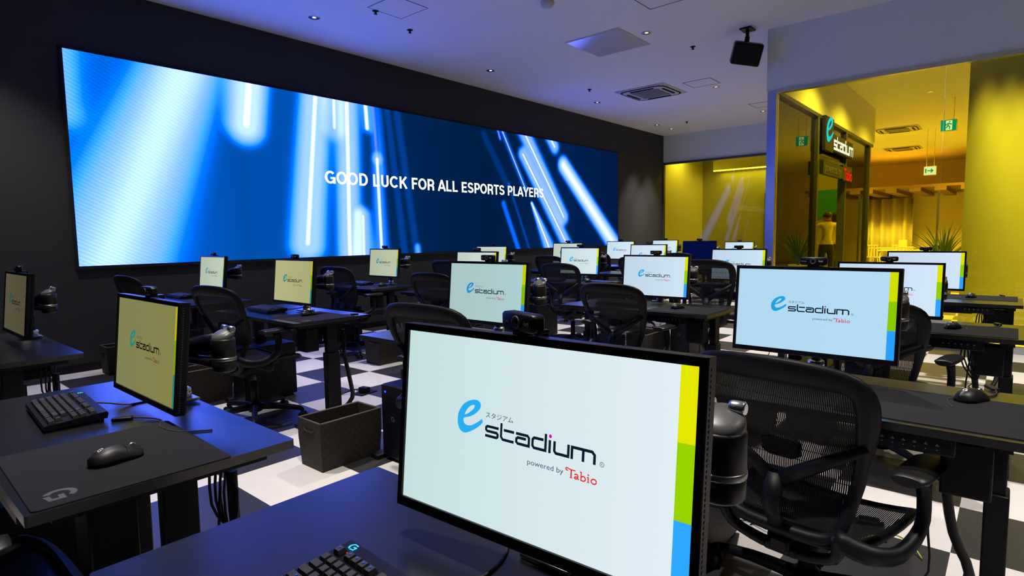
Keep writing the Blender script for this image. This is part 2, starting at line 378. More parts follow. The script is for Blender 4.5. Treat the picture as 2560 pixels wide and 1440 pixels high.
# end room and hall shell
struct(MB().box(XE + .12, 16.6, YW, YW + .12, 0, H), 'wall_lounge', 'white')
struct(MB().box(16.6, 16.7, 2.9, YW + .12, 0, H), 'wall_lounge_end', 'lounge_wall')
struct(MB().box(26.5, 26.6, -3.2, 12, 0, H), 'wall_hall_end', 'hall_wall')
struct(MB().box(16.7, 26.5, 9.5, 9.6, 0, H), 'wall_hall_screen', 'hall_wall')
struct(MB().box(8.5, 26.5, -3.3, -3.2, 0, H), 'wall_hall_window', 'hall_wall')
m = MB(); m.box(16.1, 16.6, 4.2, 6.45, 3.0, 3.3); struct(m, 'trim_5', 'white')
o = MB().box(16.12, 16.18, 4.2, 6.45, 2.975, 2.999).build('cove_light', 'cove'); tag(o, 'glowing cove light strip under the soffit of the yellow lounge', 'light')
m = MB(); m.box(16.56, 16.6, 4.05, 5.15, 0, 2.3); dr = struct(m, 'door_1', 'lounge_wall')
m = MB(); m.box(16.55, 16.6, 4.0, 4.05, 0, 2.35); m.box(16.55, 16.6, 5.15, 5.2, 0, 2.35); m.box(16.55, 16.6, 4.05, 5.15, 2.3, 2.35); struct(m, 'trim_6', 'trim_dark')
m = MB(); m.tube([(16.56, 4.2, 1.0), (16.50, 4.2, 1.0), (16.50, 4.34, 1.0)], .012); h_ = m.build('door_handle', 'chrome', dr)

# ------------------------------------------------------------------ video wall
LX0, LX1, LZ0, LZ1 = 1.585, 11.79, 1.04, 3.105
def capsule_group():
    g = bpy.data.node_groups.new('light_streak', 'ShaderNodeTree')
    for nm, ty in (('P', 'NodeSocketVector'), ('A', 'NodeSocketVector'), ('D', 'NodeSocketVector'), ('InvLen', 'NodeSocketFloat'), ('Core', 'NodeSocketFloat'), ('G0', 'NodeSocketFloat'), ('G1', 'NodeSocketFloat')):
        g.interface.new_socket(nm, in_out='INPUT', socket_type=ty)
    for nm in ('CoreOut', 'GlowOut'): g.interface.new_socket(nm, in_out='OUTPUT', socket_type='NodeSocketFloat')
    N = g.nodes.new; L = g.links.new; i = N('NodeGroupInput'); o = N('NodeGroupOutput')
    def vm(op): q = N('ShaderNodeVectorMath'); q.operation = op; return q
    def mm(op, v=None): q = N('ShaderNodeMath'); q.operation = op; (v is not None) and setattr(q.inputs[1], 'default_value', v); return q
    pa = vm('SUBTRACT'); L(i.outputs['P'], pa.inputs[0]); L(i.outputs['A'], pa.inputs[1])
    dt = vm('DOT_PRODUCT'); L(pa.outputs[0], dt.inputs[0]); L(i.outputs['D'], dt.inputs[1])
    h = mm('MULTIPLY'); L(dt.outputs['Value'], h.inputs[0]); L(i.outputs['InvLen'], h.inputs[1]); h.use_clamp = True
    sc = vm('SCALE'); L(i.outputs['D'], sc.inputs[0]); L(h.outputs[0], sc.inputs['Scale'])
    df = vm('SUBTRACT'); L(pa.outputs[0], df.inputs[0]); L(sc.outputs[0], df.inputs[1])
    ln = vm('LENGTH'); L(df.outputs[0], ln.inputs[0])
    def fall(rad, flat):
        mr = N('ShaderNodeMapRange'); mr.interpolation_type = 'SMOOTHSTEP'; mr.inputs['To Min'].default_value = 1; mr.inputs['To Max'].default_value = 0
        q = mm('MULTIPLY', flat); L(rad, q.inputs[0]); L(q.outputs[0], mr.inputs['From Min']); L(ln.outputs['Value'], mr.inputs['Value']); L(rad, mr.inputs['From Max']); return mr
    L(fall(i.outputs['Core'], 0).outputs[0], o.inputs['CoreOut'])
    mx = N('ShaderNodeMix'); mx.data_type = 'FLOAT'; L(h.outputs[0], mx.inputs[0]); L(i.outputs['G0'], mx.inputs[2]); L(i.outputs['G1'], mx.inputs[3])
    L(fall(mx.outputs[0], .22).outputs[0], o.inputs['GlowOut'])
    return g
# (x, z) of both ends, core radius, glow radius at both ends, core weight, glow weight
STREAKS = [((2.80, 3.5), (1.70, .75), .38, .58, .98, .30, .72), ((1.45, 3.3), (1.50, 2.55), .05, .46, .35, 0, .55), ((3.38, 3.2), (3.31, 2.62), .065, .36, .36, .9, .9),
    ((4.25, 3.3), (4.03, 1.22), .055, .34, .40, .75, .75), ((4.5, 3.2), (4.49, 2.74), .04, .25, .25, .8, .30), ((4.7, 3.3), (4.65, .9), .055, .30, .30, .85, .70),
    ((4.99, 3.2), (5.01, 2.80), .06, .14, .14, 1.2, .30), ((5.11, 3.2), (5.16, 2.40), .05, .12, .14, .12, .25), ((5.16, 2.38), (5.19, .9), .05, .15, .22, 1.0, .35), ((4.89, 1.58), (4.88, .9), .035, .20, .26, .8, .6),
    ((5.22, 3.2), (5.28, 2.2), .01, .07, .10, 0, .16), ((5.52, 3.2), (5.86, .9), .01, .10, .10, 0, .10), ((5.35, 3.2), (5.62, .9), .01, .08, .10, 0, .11), ((5.86, 1.12), (5.87, .9), .02, .1, .1, .1, .35),
    ((7.69, 3.2), (7.79, 2.97), .03, .06, .06, .22, .2), ((7.79, 3.2), (8.46, 2.15), .028, .10, .10, .55, .22), ((8.38, 3.25), (9.67, 1.64), .035, .26, .24, .8, .62), ((8.41, 2.76), (9.85, 1.0), .035, .20, .24, .75, .62),
    ((9.10, 3.3), (9.38, 3.0), .05, .20, .22, .6, .6), ((9.68, 2.66), (11.75, .95), .10, .27, .33, .5, .90), ((8.65, 1.88), (9.20, 1.0), .035, .06, .26, .9, .6),
    ((7.85, 1.85), (8.26, 1.0), .02, .09, .09, 0, .28), ((7.37, 3.0), (7.95, 2.2), .02, .10, .12, 0, .07), ((8.0, 2.2), (8.6, .95), .015, .05, .05, 0, .13)]
def led_material():
    m = bpy.data.materials.new('video_wall_picture'); m.use_nodes = True; nt = m.node_tree; nt.nodes.clear(); N = nt.nodes.new; L = nt.links.new
    g = capsule_group(); tc = N('ShaderNodeTexCoord'); P = tc.outputs['Object']
    core = glow = None
    def add(a, b):
        if a is None: return b
        q = N('ShaderNodeMath'); q.operation = 'ADD'; L(a, q.inputs[0]); L(b, q.inputs[1]); return q.outputs[0]
    def mul(a, v):
        q = N('ShaderNodeMath'); q.operation = 'MULTIPLY'; L(a, q.inputs[0]); q.inputs[1].default_value = v; return q.outputs[0]
    yy = YW - .032
    for (a, b, rc, g0, g1, wc, wg) in STREAKS:
        n = N('ShaderNodeGroup'); n.node_tree = g; L(P, n.inputs['P'])
        n.inputs['A'].default_value = (a[0], yy, a[1]); dx, dz = b[0] - a[0], b[1] - a[1]; n.inputs['D'].default_value = (dx, 0, dz)
        n.inputs['InvLen'].default_value = 1 / (dx * dx + dz * dz); n.inputs['Core'].default_value = rc * (1.0 if wc == 1.0 and rc > .2 else .78); n.inputs['G0'].default_value = g0; n.inputs['G1'].default_value = g1
        if wc: core = add(core, mul(n.outputs[0], wc))
        if wg: glow = add(glow, mul(n.outputs[1], wg))
    sp = N('ShaderNodeSeparateXYZ'); L(P, sp.inputs[0])
    # picture background: deep blue that darkens towards the far end
    bg = N('ShaderNodeMapRange'); L(sp.outputs[0], bg.inputs[0]); bg.inputs[1].default_value = LX0; bg.inputs[2].default_value = LX1; bg.inputs[3].default_value = 0; bg.inputs[4].default_value = 1
    br = N('ShaderNodeValToRGB'); L(bg.outputs[0], br.inputs[0]); e = br.color_ramp.elements
    e[0].position = 0; e[0].color = (.0, .16, .95, 1); e[1].position = 1; e[1].color = (.001, .010, .055, 1)
    for p_, c_ in ((.16, (.0, .075, .40, 1)), (.28, (.0, .085, .48, 1)), (.37, (.0, .020, .095, 1)), (.5, (.0, .014, .062, 1)), (.60, (.0, .012, .055, 1)), (.74, (.0, .016, .085, 1))):
        q = e.new(p_); q.color = c_
    gr = N('ShaderNodeValToRGB'); L(glow, gr.inputs[0]); e = gr.color_ramp.elements
    e[0].position = 0; e[0].color = (0, 0, 0, 1); e[1].position = 1; e[1].color = (.72, .95, 6.0, 1)
    for p_, c_ in ((.12, (.0, .03, .22, 1)), (.27, (.0, .12, 1.1, 1)), (.42, (.05, .34, 2.2, 1)), (.62, (.25, .46, 4.4, 1)), (.8, (.42, .64, 5.4, 1))):
        q = e.new(p_); q.color = c_
    # LED raster moire on the nearer half
    wv = N('ShaderNodeTexWave'); wv.inputs['Scale'].default_value = 9; wv.inputs['Distortion'].default_value = 3; wv.inputs['Detail'].default_value = 1; wv.inputs['Detail Scale'].default_value = .4
    wm = N('ShaderNodeMapping'); wm.inputs['Rotation'].default_value = (0, math.radians(62), 0); L(P, wm.inputs[0]); L(wm.outputs[0], wv.inputs[0])
    fade = N('ShaderNodeMapRange'); L(sp.outputs[0], fade.inputs[0]); fade.inputs[1].default_value = LX0; fade.inputs[2].default_value = 3.2; fade.inputs[3].default_value = .22; fade.inputs[4].default_value = .02
    q = N('ShaderNodeMath'); q.operation = 'MULTIPLY'; L(wv.outputs['Fac'], q.inputs[0]); L(fade.outputs[0], q.inputs[1])
    q2 = N('ShaderNodeMath'); q2.operation = 'SUBTRACT'; q2.inputs[0].default_value = 1.05; L(q.outputs[0], q2.inputs[1])
    cr = N('ShaderNodeMix'); cr.data_type = 'RGBA'; cr.blend_type = 'ADD'; cr.inputs['Factor'].default_value = 1; L(br.outputs[0], cr.inputs['A']); L(gr.outputs[0], cr.inputs['B'])
    cs = N('ShaderNodeVectorMath'); cs.operation = 'SCALE'; cs.inputs[0].default_value = (1, 1.1, 3); L(core, cs.inputs['Scale'])
    ad = N('ShaderNodeVectorMath'); ad.operation = 'ADD'; L(cr.outputs['Result'], ad.inputs[0]); L(cs.outputs[0], ad.inputs[1])
    ms = N('ShaderNodeVectorMath'); ms.operation = 'SCALE'; L(ad.outputs[0], ms.inputs[0]); L(q2.outputs[0], ms.inputs['Scale'])
    em = N('ShaderNodeEmission'); em.inputs[1].default_value = LED_GAIN; L(ms.outputs[0], em.inputs[0]); o = N('ShaderNodeOutputMaterial'); L(em.outputs[0], o.inputs[0])
    return m
LED_GAIN = 1.0
M['led'] = led_material()
M['led_text'] = emit('caption_white', (1, 1, 1), 1.6)
vw = tag(empty('video_wall', (0, 0, 0)), 'huge blue video wall with light streaks and white good luck caption', 'screen')
MB().box(LX0 - .03, LX1 + .03, YW - .03, YW, LZ0 - .03, LZ1 + .03).build('casing', 'inner_black', vw)
dsp = MB().box(LX0, LX1, YW - .032, YW - .030, LZ0, LZ1).build('display', 'led', vw)
def EL(cx, cy, rx, ry, a0, a1, n=12): return [(cx + rx * math.cos(math.radians(a0 + (a1 - a0) * k / n)), cy + ry * math.sin(math.radians(a0 + (a1 - a0) * k / n))) for k in range(n + 1)]
GLYPH = {'G': (.78, [EL(.39, .5, .29, .41, 42, 318) + [(.62, .16)], [(.66, .02), (.66, .44), (.40, .44)]]), 'O': (.78, [EL(.39, .5, .29, .41, 0, 360, 24)]), 'D': (.74, [[(.16, .91), (.16, .09), (.36, .09)] + EL(.36, .5, .27, .41, -90, 90) + [(.36, .91), (.10, .91)]]),
    'L': (.62, [[(.16, 1), (.16, .09), (.58, .09)]]), 'U': (.74, [[(.16, 1), (.16, .36)] + EL(.37, .34, .21, .25, 180, 360) + [(.58, .36), (.58, 1)]]), 'C': (.74, [EL(.39, .5, .29, .41, 40, 320)]), 'K': (.74, [[(.16, 0), (.16, 1)], [(.64, 1), (.22, .44)], [(.34, .60), (.66, 0)]]),
    'F': (.62, [[(.16, 0), (.16, .91), (.58, .91)], [(.16, .50), (.52, .50)]]), 'R': (.74, [[(.16, 0), (.16, .91), (.42, .91)] + EL(.42, .68, .18, .23, 90, -90) + [(.42, .45), (.16, .45)], [(.40, .45), (.58, .34), (.60, 0)]]), 'A': (.72, [[(.05, 0), (.36, 1)], [(.36, 1), (.67, 0)], [(.18, .28), (.54, .28)]]),
    'E': (.66, [[(.60, .91), (.16, .91), (.16, .09), (.61, .09)], [(.16, .51), (.56, .51)]]), 'S': (.68, [EL(.34, .71, .21, .20, 15, 250) + EL(.34, .29, .23, .20, 80, -165)]), 'P': (.68, [[(.16, 0), (.16, .91), (.40, .91)] + EL(.40, .67, .18, .24, 90, -90) + [(.40, .43), (.16, .43)]]),
    'T': (.64, [[(.02, .91), (.62, .91)], [(.32, .91), (.32, 0)]]), 'Y': (.70, [[(.05, 1), (.35, .42), (.65, 1)], [(.35, .45), (.35, 0)]]), ' ': (.30, [])}
CAP = 'GOOD LUCK FOR ALL ESPORTS PLAYERS'; tw_ = sum(GLYPH[c][0] for c in CAP); m = MB(); px_ = 0
for c in CAP:
    for pl in GLYPH[c][1]: stroke(m, pl, .16, lambda x, z, o_=px_: (4.31 + (x + o_) / tw_ * 4.71, YW - .0335, 1.998 + z * .172))
    px_ += GLYPH[c][0]
m.build('caption', 'led_text', dsp)

# ------------------------------------------------------------------ ceiling fittings and the room's lamps
def make_downlight():
    t = empty('downlight')
    MB().lathe([(.045, -.002), (.062, -.006), (.066, 0), (.05, .0), (.045, -.002)]).build('ring', 'chrome', t)
    MB().lathe([(.046, -.001), (.044, .0)], n=16).build('reflector', 'chrome_dark', t)
    MB().lathe([(.022, -.004), (.018, -.0015)], n=12).build('bulb', 'lamp_on', t)
    return t
dl0 = make_downlight(); used = [False]
DL = [((3.77, 6.12), 'small round downlight above the near end of the video wall'), ((6.70, 6.12), 'small round downlight above the middle of the video wall'), ((9.65, 6.11), 'small round downlight above the far end of the video wall'),
      ((6.82, 3.60), 'round downlight beside the square ceiling panel'), ((10.09, 4.01), 'round downlight beside the air conditioner and its hatch'), ((12.57, 6.36), 'small downlight washing the dark wall, first of the close pair'),
      ((13.28, 6.35), 'small downlight washing the dark wall, second of the close pair'), ((12.76, 4.08), 'round downlight next to the hatch by the steel column'),
      ((3.85, 3.60), None), ((.9, 6.12), None), ((.9, 3.6), None), ((.9, 1.2), None), ((3.85, 1.2), None), ((6.6, 1.0), None), ((2.0, -1.4), None), ((5.6, -1.4), None),
      ((9.3, 1.52), 'round downlight in the corridor behind the yellow glass, first of three'), ((11.2, 1.45), 'round downlight in the corridor behind the yellow glass, second of three'), ((13.2, 1.30), 'round downlight in the corridor behind the yellow glass, third of three')]
WARM = (1.0, .93, .83)
for (px, py), lb in DL:
    if lb:
        o = dl0 if not used[0] else dup(dl0, (0, 0, 0)); used[0] = True
        o.location = (px, py, H); tag(o, lb, 'downlight', 'ceiling downlights')
    big = px < 12
    if px < 8.5 or py > 3: light('downlight_beam', 'SPOT', (px, py, H - .03), (190 if py > 5 else 440 if py < 2 else 420 if px > 6 else 330) if big else 420, WARM, spot_size=math.radians(84 if big else 62), spot_blend=.75, shadow_soft_size=.05)
    else: light('downlight_beam', 'SPOT', (px, py, H - .03), 330, WARM, spot_size=math.radians(140), spot_blend=.8, shadow_soft_size=.06)
for q in ((16.5, .8), (17, 3.5), (19, 2.0), (21, 4.6), (21, 1.2), (23.5, 3.0), (23.5, 6.2)):
    light('hall_beam', 'SPOT', (q[0], q[1], H - .03), 950, (1, .76, .52), spot_size=math.radians(150), spot_blend=.8, shadow_soft_size=.08)
for q in ((15.2, 3.4, 100), (14.9, 6.5, 105)):
    light('lounge_beam', 'SPOT', (q[0], q[1], H - .03), q[2], (1, .82, .55), spot_size=math.radians(140), spot_blend=.8, shadow_soft_size=.06)
light('cove_glow', 'AREA', (16.42, 5.32, 2.97), 9, (1, .85, .55), shape='RECTANGLE', size=.25, size_y=2.2)
# the alcove wall behind the front glass has its own wall washer
for q in (.3, .12, -.06, -.24, -.42, -.6, -.78, -.96, -1.14): light('wall_washer', 'SPOT', (8.08, q, H - .03), 460, (1, .95, .78), rot=(0, math.radians(-4.5), 0), spot_size=math.radians(24), spot_blend=1, shadow_soft_size=.05)
for q in ((24.6, 3.2), (24.6, 4.4), (24.6, 1.6)): light('added_canopy_beam', 'SPOT', (q[0], q[1], 2.48), 300, (1, .8, .55), spot_size=math.radians(120), spot_blend=.6, shadow_soft_size=.05)  # added spots without fittings, brightening the pale curtain below the canopy

for (px, py), lb in zip(((4.76, 5.65), (4.12, 5.46), (8.71, 5.67), (7.74, 3.4), (12.69, 5.7)), ('first', 'second', 'third', 'fourth', 'fifth')):
    pos = {'first': 'between the video wall and the square panel', 'second': 'next to the hatch outline at the top edge', 'third': 'in front of the air conditioner', 'fourth': 'between square panel and black speaker', 'fifth': 'near the end wall corner'}[lb]
    t = tag(empty('ceiling_sprinkler', (px, py, H)), 'tiny dark sprinkler head ' + pos, 'sprinkler', 'ceiling sprinkler heads')
    MB().lathe([(.035, 0), (.035, -.006), (.012, -.01), (.012, -.03), (.02, -.034), (.02, -.037), (.004, -.038)], n=12).build('sprinkler_body', 'steel_black', t)
def hatch(x0, x1, y0, y1, lb, g=.012, mt='trim_dark'):
    t = tag(empty('ceiling_hatch', ((x0 + x1) / 2, (y0 + y1) / 2, H)), lb, 'hatch', 'ceiling access hatches')
    a, b = (x1 - x0) / 2, (y1 - y0) / 2; m = MB()
    for q in ((-a, a, -b, -b + g), (-a, a, b - g, b), (-a, -a + g, -b + g, b - g), (a - g, a, -b + g, b - g)): m.box(*q, -.004, 0)
    m.build('frame', mt, t); MB().box(-a + g, a - g, -b + g, b - g, -.002, 0).build('panel', 'ceil', t)
hatch(9.43, 9.88, 3.85, 4.32, 'square access hatch with grey edge beside the air conditioner')
hatch(11.87, 12.33, 3.62, 4.08, 'square access hatch by the top of the steel column')
hatch(5.70, 6.16, 2.78, 3.21, 'square access hatch with dark edge between smoke detector and speaker')
hatch(4.00, 4.46, 4.98, 5.44, 'square access hatch with faint outline close to the first sprinklers', .005)
t = tag(empty('ceiling_panel', (6.83, 4.16, H)), 'large smooth square panel in the ceiling reflecting blue light', 'panel')
MB().box(-.40, .40, -.38, .38, -.012, 0, .003).build('panel_face', mat('satin_white', (.6, .6, .6), .12), t)
m = MB()
for q in ((-.415, .415, -.395, -.38), (-.415, .415, .38, .395), (-.415, -.40, -.38, .38), (.40, .415, -.38, .38)): m.box(*q, -.008, 0)
m.build('edge_frame', 'white_plastic', t)
t = tag(empty('smoke_detector', (5.22, 3.93, H)), 'round white smoke detector at the top edge of the ceiling', 'detector')
MB().lathe([(.075, 0), (.075, -.02), (.06, -.045), (.03, -.055), (.001, -.056)]).build('detector_body', 'white_plastic', t)
def cassette(loc, lb):
    t = tag(empty('air_conditioner', loc), lb, 'air conditioner', 'ceiling air conditioners')
    a = .40; m = MB()
    def rr(h, rd, z): return [(sx * (h - rd) + rd * math.cos(math.radians(q)), sy * (h - rd) + rd * math.sin(math.radians(q)), z) for sx, sy, st in ((1, 1, 0), (-1, 1, 90), (-1, -1, 180), (1, -1, 270)) for q in (st, st + 30, st + 60, st + 90)]
    m.loft([rr(.47, .04, 0), rr(.47, .04, -.006), rr(.42, .14, -.02), rr(.38, .14, -.028)]); m.build('cover', 'white_plastic', t)
    m = MB(); m.loft([rr(.425, .15, -.019), rr(.425, .15, -.024), rr(.405, .15, -.030), rr(.40, .15, -.022)], caps=False); m.build('air_slot', 'inner_black', t)
    m = MB(); m.box(-.25, .25, -.25, .25, -.035, -.028)
    for i in range(12): m.box(-.24, .24, -.24 + i * .04, -.222 + i * .04, -.040, -.035)
    m.build('intake_grille', mat('grille_grey', (.22, .22, .23), .6), t)
    for sx in (-1, 1): MB().box(sx * .335 - .02, sx * .335 + .02, -.22, .22, -.042, -.026, .006).build('louvre', 'inner_black', t)
    for sx in (-1, 1): MB().box(-.22, .22, sx * .335 - .02, sx * .335 + .02, -.042, -.026, .006).build('louvre', 'inner_black', t)
cassette((9.64, 5.0, H), 'white ceiling air conditioner cassette with grey grille in the player room')
cassette((17.4, 2.35, H), 'ceiling air conditioner cassette in the warm hall, closer to the glass')
cassette((21.5, 2.75, H), 'ceiling air conditioner cassette in the warm hall, deeper inside')
t = tag(empty('ceiling_speaker', (7.55, 2.62, H)), 'black box speaker hanging from the ceiling by the grey bulkhead', 'speaker')
MB().box(-.09, .09, -.07, .07, -.02, 0, .004).build('mount_plate', 'plastic', t)
MB().tube([(0, 0, -.02), (0, 0, -.11)], .022).tube([(0, 0, -.10), (-.02, .0, -.17)], .03).build('bracket', 'plastic', t)
m = MB(); m.box(-.09, .09, -.17, .17, -.13, .13, .025, 3); b_ = m.build('speaker_box', 'plastic', t, (-.02, .0, -.30)); b_.rotation_euler = (math.radians(12), math.radians(-22), math.radians(25))
g_ = MB().box(-.097, -.088, -.155, .155, -.115, .115, .012).build('front_grille', 'steel_black', b_)

# ------------------------------------------------------------------ things in the corridor, lounge and hall
t = tag(empty('illuminated_sign', (10.9, YS - .05, 2.5)), 'glowing blue and white stadium letter sign above the corridor doorway', 'sign')
K = lambda w_, x0, z0, dep=0.0: (lambda a, b: (x0 + a * w_, -.02 - dep, z0 + b * w_))
s_ = .0078
m = MB(); ring_fill(m, smooth_poly(E_OUT, 3), smooth_poly(E_IN, 3), lambda a, b: (-.95 + (a + 143) * .0078, -.031, .13 + (b + 9) * .0068)); m.build('letter_e', 'sign_blue', t)
m = MB(); m.box(-.97, -.45, -.025, .03, .0, .52, .01); m.build('letter_backing', 'inner_black', t)
m = MB(); W_ = 4.4; a, b = 11.2, -4.3; mid = (a + b) / 2
FN = lambda q, z: (-.47 + (q + 82) * .0068, -.031, .06 + (z + 6.4) * .0078)
S_ = lambda pts, w_=4.8: stroke(m, pts, w_, FN)
S_([(-52, a), (-78.4, a), (-78.4, mid), (-53.6, mid), (-53.6, b), (-80, b)]); S_([(-46.6, 21.5), (-46.6, b), (-20.4, b)]); S_([(-41.5, a), (-20.4, a)])
S_([(-16.7, a), (9, a), (9, b), (-15.5, b), (-15.5, mid + 1), (3.4, mid + 1.8)]); S_([(36.4, a), (16, a), (16, b), (40.4, b), (40.4, 21.3)]); S_([(48, 13.4), (48, -6.4)])
S_([(56.6, 13.4), (56.6, b), (81.4, b), (81.4, 13.4)]); S_([(87.6, -6.4), (87.6, a), (125.6, a), (125.6, -6.4)]); S_([(106.8, a), (106.8, -6.4)])
m.build('lettering', 'sign_white', t)
m = MB(); m.face([FN(48.6 + 3.4 * math.cos(i * PI / 5), 20 + 3 * math.sin(i * PI / 5)) for i in range(10)]); m.build('letter_dot', 'sign_pink', t)
MB().box(-.49, .96, -.025, .03, .03, .30, .008).build('lettering_backing', 'inner_black', t)
MB().box(-1.05, .28, -.025, .03, -.36, -.16).build('tagline_backing', 'inner_black', t)
m = MB(); vs_, fs_ = text_mesh('powered by', .2); x1_ = max(v[0] for v in vs_); add_flat(m, [(-.98 + v[0] / x1_ * 1.1, -.031, -.31 + v[1]) for v in vs_], fs_, lambda *q: q); m.build('tagline', 'sign_grey', t)
m = MB(); vs_, fs_ = text_mesh('Tabio', .27, .004); x1_ = max(v[0] for v in vs_); add_flat(m, [(.32 + v[0] / x1_ * .62, -.031, -.36 + v[1]) for v in vs_], fs_, lambda *q: q); m.build('red_lettering', 'sign_red', t)
MB().box(.28, .97, -.025, .03, -.38, -.12, .006).build('red_lettering_backing', 'inner_black', t)

def curtain(name, x, y0, y1, z0, z1, mt, lb, waves=9, amp=.05):
    m = MB(); N_ = waves * 8; rows = []
    for z in (z0, z0 + (z1 - z0) * .5, z1):
        rows.append([(x + amp * (math.sin(2 * PI * waves * i / N_) + .3 * math.sin(5.1 * PI * waves * i / N_ / 2)), y0 + (y1 - y0) * i / N_, z) for i in range(N_ + 1)])
    m.loft(rows, closed=False, caps=False); o = m.build(name, mt); md = o.modifiers.new('s', 'SOLIDIFY'); md.thickness = .006
    return tag(o, lb, 'curtain')
curtain('curtain', 13.5, 2.45, 2.64, .02, 2.9, 'curtain', 'brown floor-length curtain bunched beside the glass doorway', 3, .03)
curtain('curtain', 13.92, 3.34, 4.15, .02, 2.95, 'curtain', 'brown floor-length curtain drawn in front of the end glass', 7)
curtain('curtain', 25.9, 2.9, 5.6, .03, 2.45, 'curtain_pale', 'pale floor-length curtain at the far end of the hall', 8, .12)
o = tag(MB().box(16.55, 16.6, 3.32, 3.98, 1.62, 2.32, .004).build('hanging_banner', 'green_cloth'), 'green panel on the lounge wall above the two people', 'panel')
def exit_sign(loc, s, lb, man):
    t = tag(empty('exit_sign', loc), lb, 'exit sign', 'green exit signs')
    MB().box(0, .04, -s / 2, s / 2, -s * .42, s * .42, .006).build('housing', 'white_plastic', t)
    MB().box(-.004, 0, -s * .46, s * .46, -s * .38, s * .38).build('face', 'exit_green' if man else 'exit_white', t)
    m = MB(); F = lambda y, z: (-.0055, -y * s, z * s)
    if man:
        m.face([F(-.16, -.34), F(.22, -.34), F(.22, .34), F(-.16, .34)]); m.build('doorway', 'exit_white', t); m = MB(); F = lambda y, z: (-.008, -y * s, z * s)
        m.face([F(.06 + .05 * math.cos(i * PI / 5), .24 + .05 * math.sin(i * PI / 5)) for i in range(10)])
        for q in ([(.02, .16), (-.04, -.02)], [(-.04, -.02), (.08, -.1), (.06, -.28)], [(-.04, -.02), (-.10, -.16), (-.24, -.2)], [(.02, .14), (.14, .06), (.2, .1)], [(.0, .14), (-.12, .08), (-.16, -.02)]): stroke(m, q, .07, F)
    else:
        stroke(m, [(-.2, 0), (.18, 0)], .09, F); stroke(m, [(.06, .17), (.22, 0), (.06, -.17)], .09, F); m.face([F(-.38, -.2), F(-.28, -.2), F(-.28, .2), F(-.38, .2)])
    m.build('running_figure' if man else 'arrow', 'exit_green', t)
    for q in (-.3, .3): MB().tube([(.02, q * s, s * .42), (.02, q * s, H - loc[2])], .006, 6).build('hanger_rod', 'chrome', t)
exit_sign((18, 1.71, 2.74), .26, 'small glowing exit sign with green arrow hanging in the warm hall', False)
exit_sign((14.0, 1.075, 3.24), .26, 'green exit sign with running figure, added for a reflection near the yellow wall edge', True)  # added sign, stands in for a reflection in the front glass
# plant
t = tag(empty('potted_plant', (14.0, 1.06, 0)), 'spiky green potted plant behind the yellow glass', 'plant')
MB().lathe([(.14, 0), (.19, .5), (.2, .55), (.17, .55), (.16, .5)]).build('planter', 'white', t)
MB().lathe([(.16, .49), (.01, .5)]).build('soil', 'curtain', t)
m = MB(); rnd = random.Random(3)
for i in range(46):
    a = rnd.uniform(0, 2 * PI); ln_ = rnd.uniform(.6, 1.05); sp = rnd.uniform(.12, .55); pts = []
    for k in range(6):
        q = k / 5; pts.append((math.cos(a) * sp * q ** 1.5, math.sin(a) * sp * q ** 1.5, .5 + ln_ * (q - .25 * sp * q * q * 2)))
    m.tube(pts, [.009, .013, .013, .011, .007, .002], 5, flat=(1, .3))
tag(m.build('foliage', 'leaf', t), kind='stuff')
struct(MB().box(17.95, 18.0, 1.48, 1.53, 0, 2.2), 'trim_7', 'trim_dark')
# slatted canopy and far furniture
m = MB(); m.box(22.5, 26.4, -1, 8, 2.62, 2.7)
for i in range(14): m.box(22.5, 26.4, -.9 + i * .65, -.6 + i * .65, 2.5, 2.62)
struct(m, 'trim_8', 'wood')
def table(loc, rz, lb):
    t = tag(empty('hall_table', loc, rz), lb, 'table', 'white tables in the hall')
    MB().box(-.35, .35, -.6, .6, .70, .73, .006).build('table_top', 'white_plastic', t)
    for sx in (-.3, .3):
        for sy in (-.55, .55): MB().tube([(sx, sy, 0), (sx, sy, .70)], .015).build('leg', 'white_plastic', t)
    return t
table((19.6, 2.35, 0), 0, 'white table with thin legs in the hall beside the glass entrance')
table((22.2, 3.0, 0), 0, 'white table deeper in the hall in front of the pale curtain')
def sidechair(loc, rz, lb, mt='white_plastic'):
    t = tag(empty('hall_chair', loc, rz), lb, 'chair', 'hall chairs')
    MB().box(-.2, .2, -.2, .2, .43, .46, .012).build('seat', mt, t)
    m = MB()
    for i in range(5): m.box(-.21, -.19, -.19 + i * .08, -.15 + i * .08, .46, .82)
    m.box(-.215, -.185, -.2, .2, .80, .84, .005); m.build('backrest', mt, t)
    for sx in (-.18, .18):
        for sy in (-.18, .18): MB().tube([(sx, sy, .43), (sx * 1.1, sy * 1.1, 0)], .012).build('leg', mt, t)
sidechair((18.9, 2.25, 0), 0, 'pale slatted chair in front of the first white hall table')
sidechair((21.5, 2.75, 0), .2, 'pale slatted chair by the deeper white hall table, first of two')
sidechair((21.5, 3.4, 0), -.2, 'pale slatted chair by the deeper white hall table, second of two')
sidechair((20.3, 1.75, 0), 2.6, 'dark slatted chair in the hall between the table and the plant', 'steel_black')
o = tag(MB().box(-.012, .012, -.10, .10, 0, .28, .004).build('notice_stand', 'white_plastic', None, (19.5, 2.4, .7305)), 'small upright notice stand on the first white hall table', 'notice')
t = tag(empty('wall_outlet', (8.35, .1, .46)), 'small wall outlet low on the yellow wall under the desks', 'outlet')
MB().box(-.008, 0, -.04, .04, -.06, .06, .003).build('cover_plate', 'white_plastic', t)
for q in (-.022, .022): MB().box(-.0095, -.008, -.015, .015, q - .012, q + .012).build('socket', 'inner_black', t)

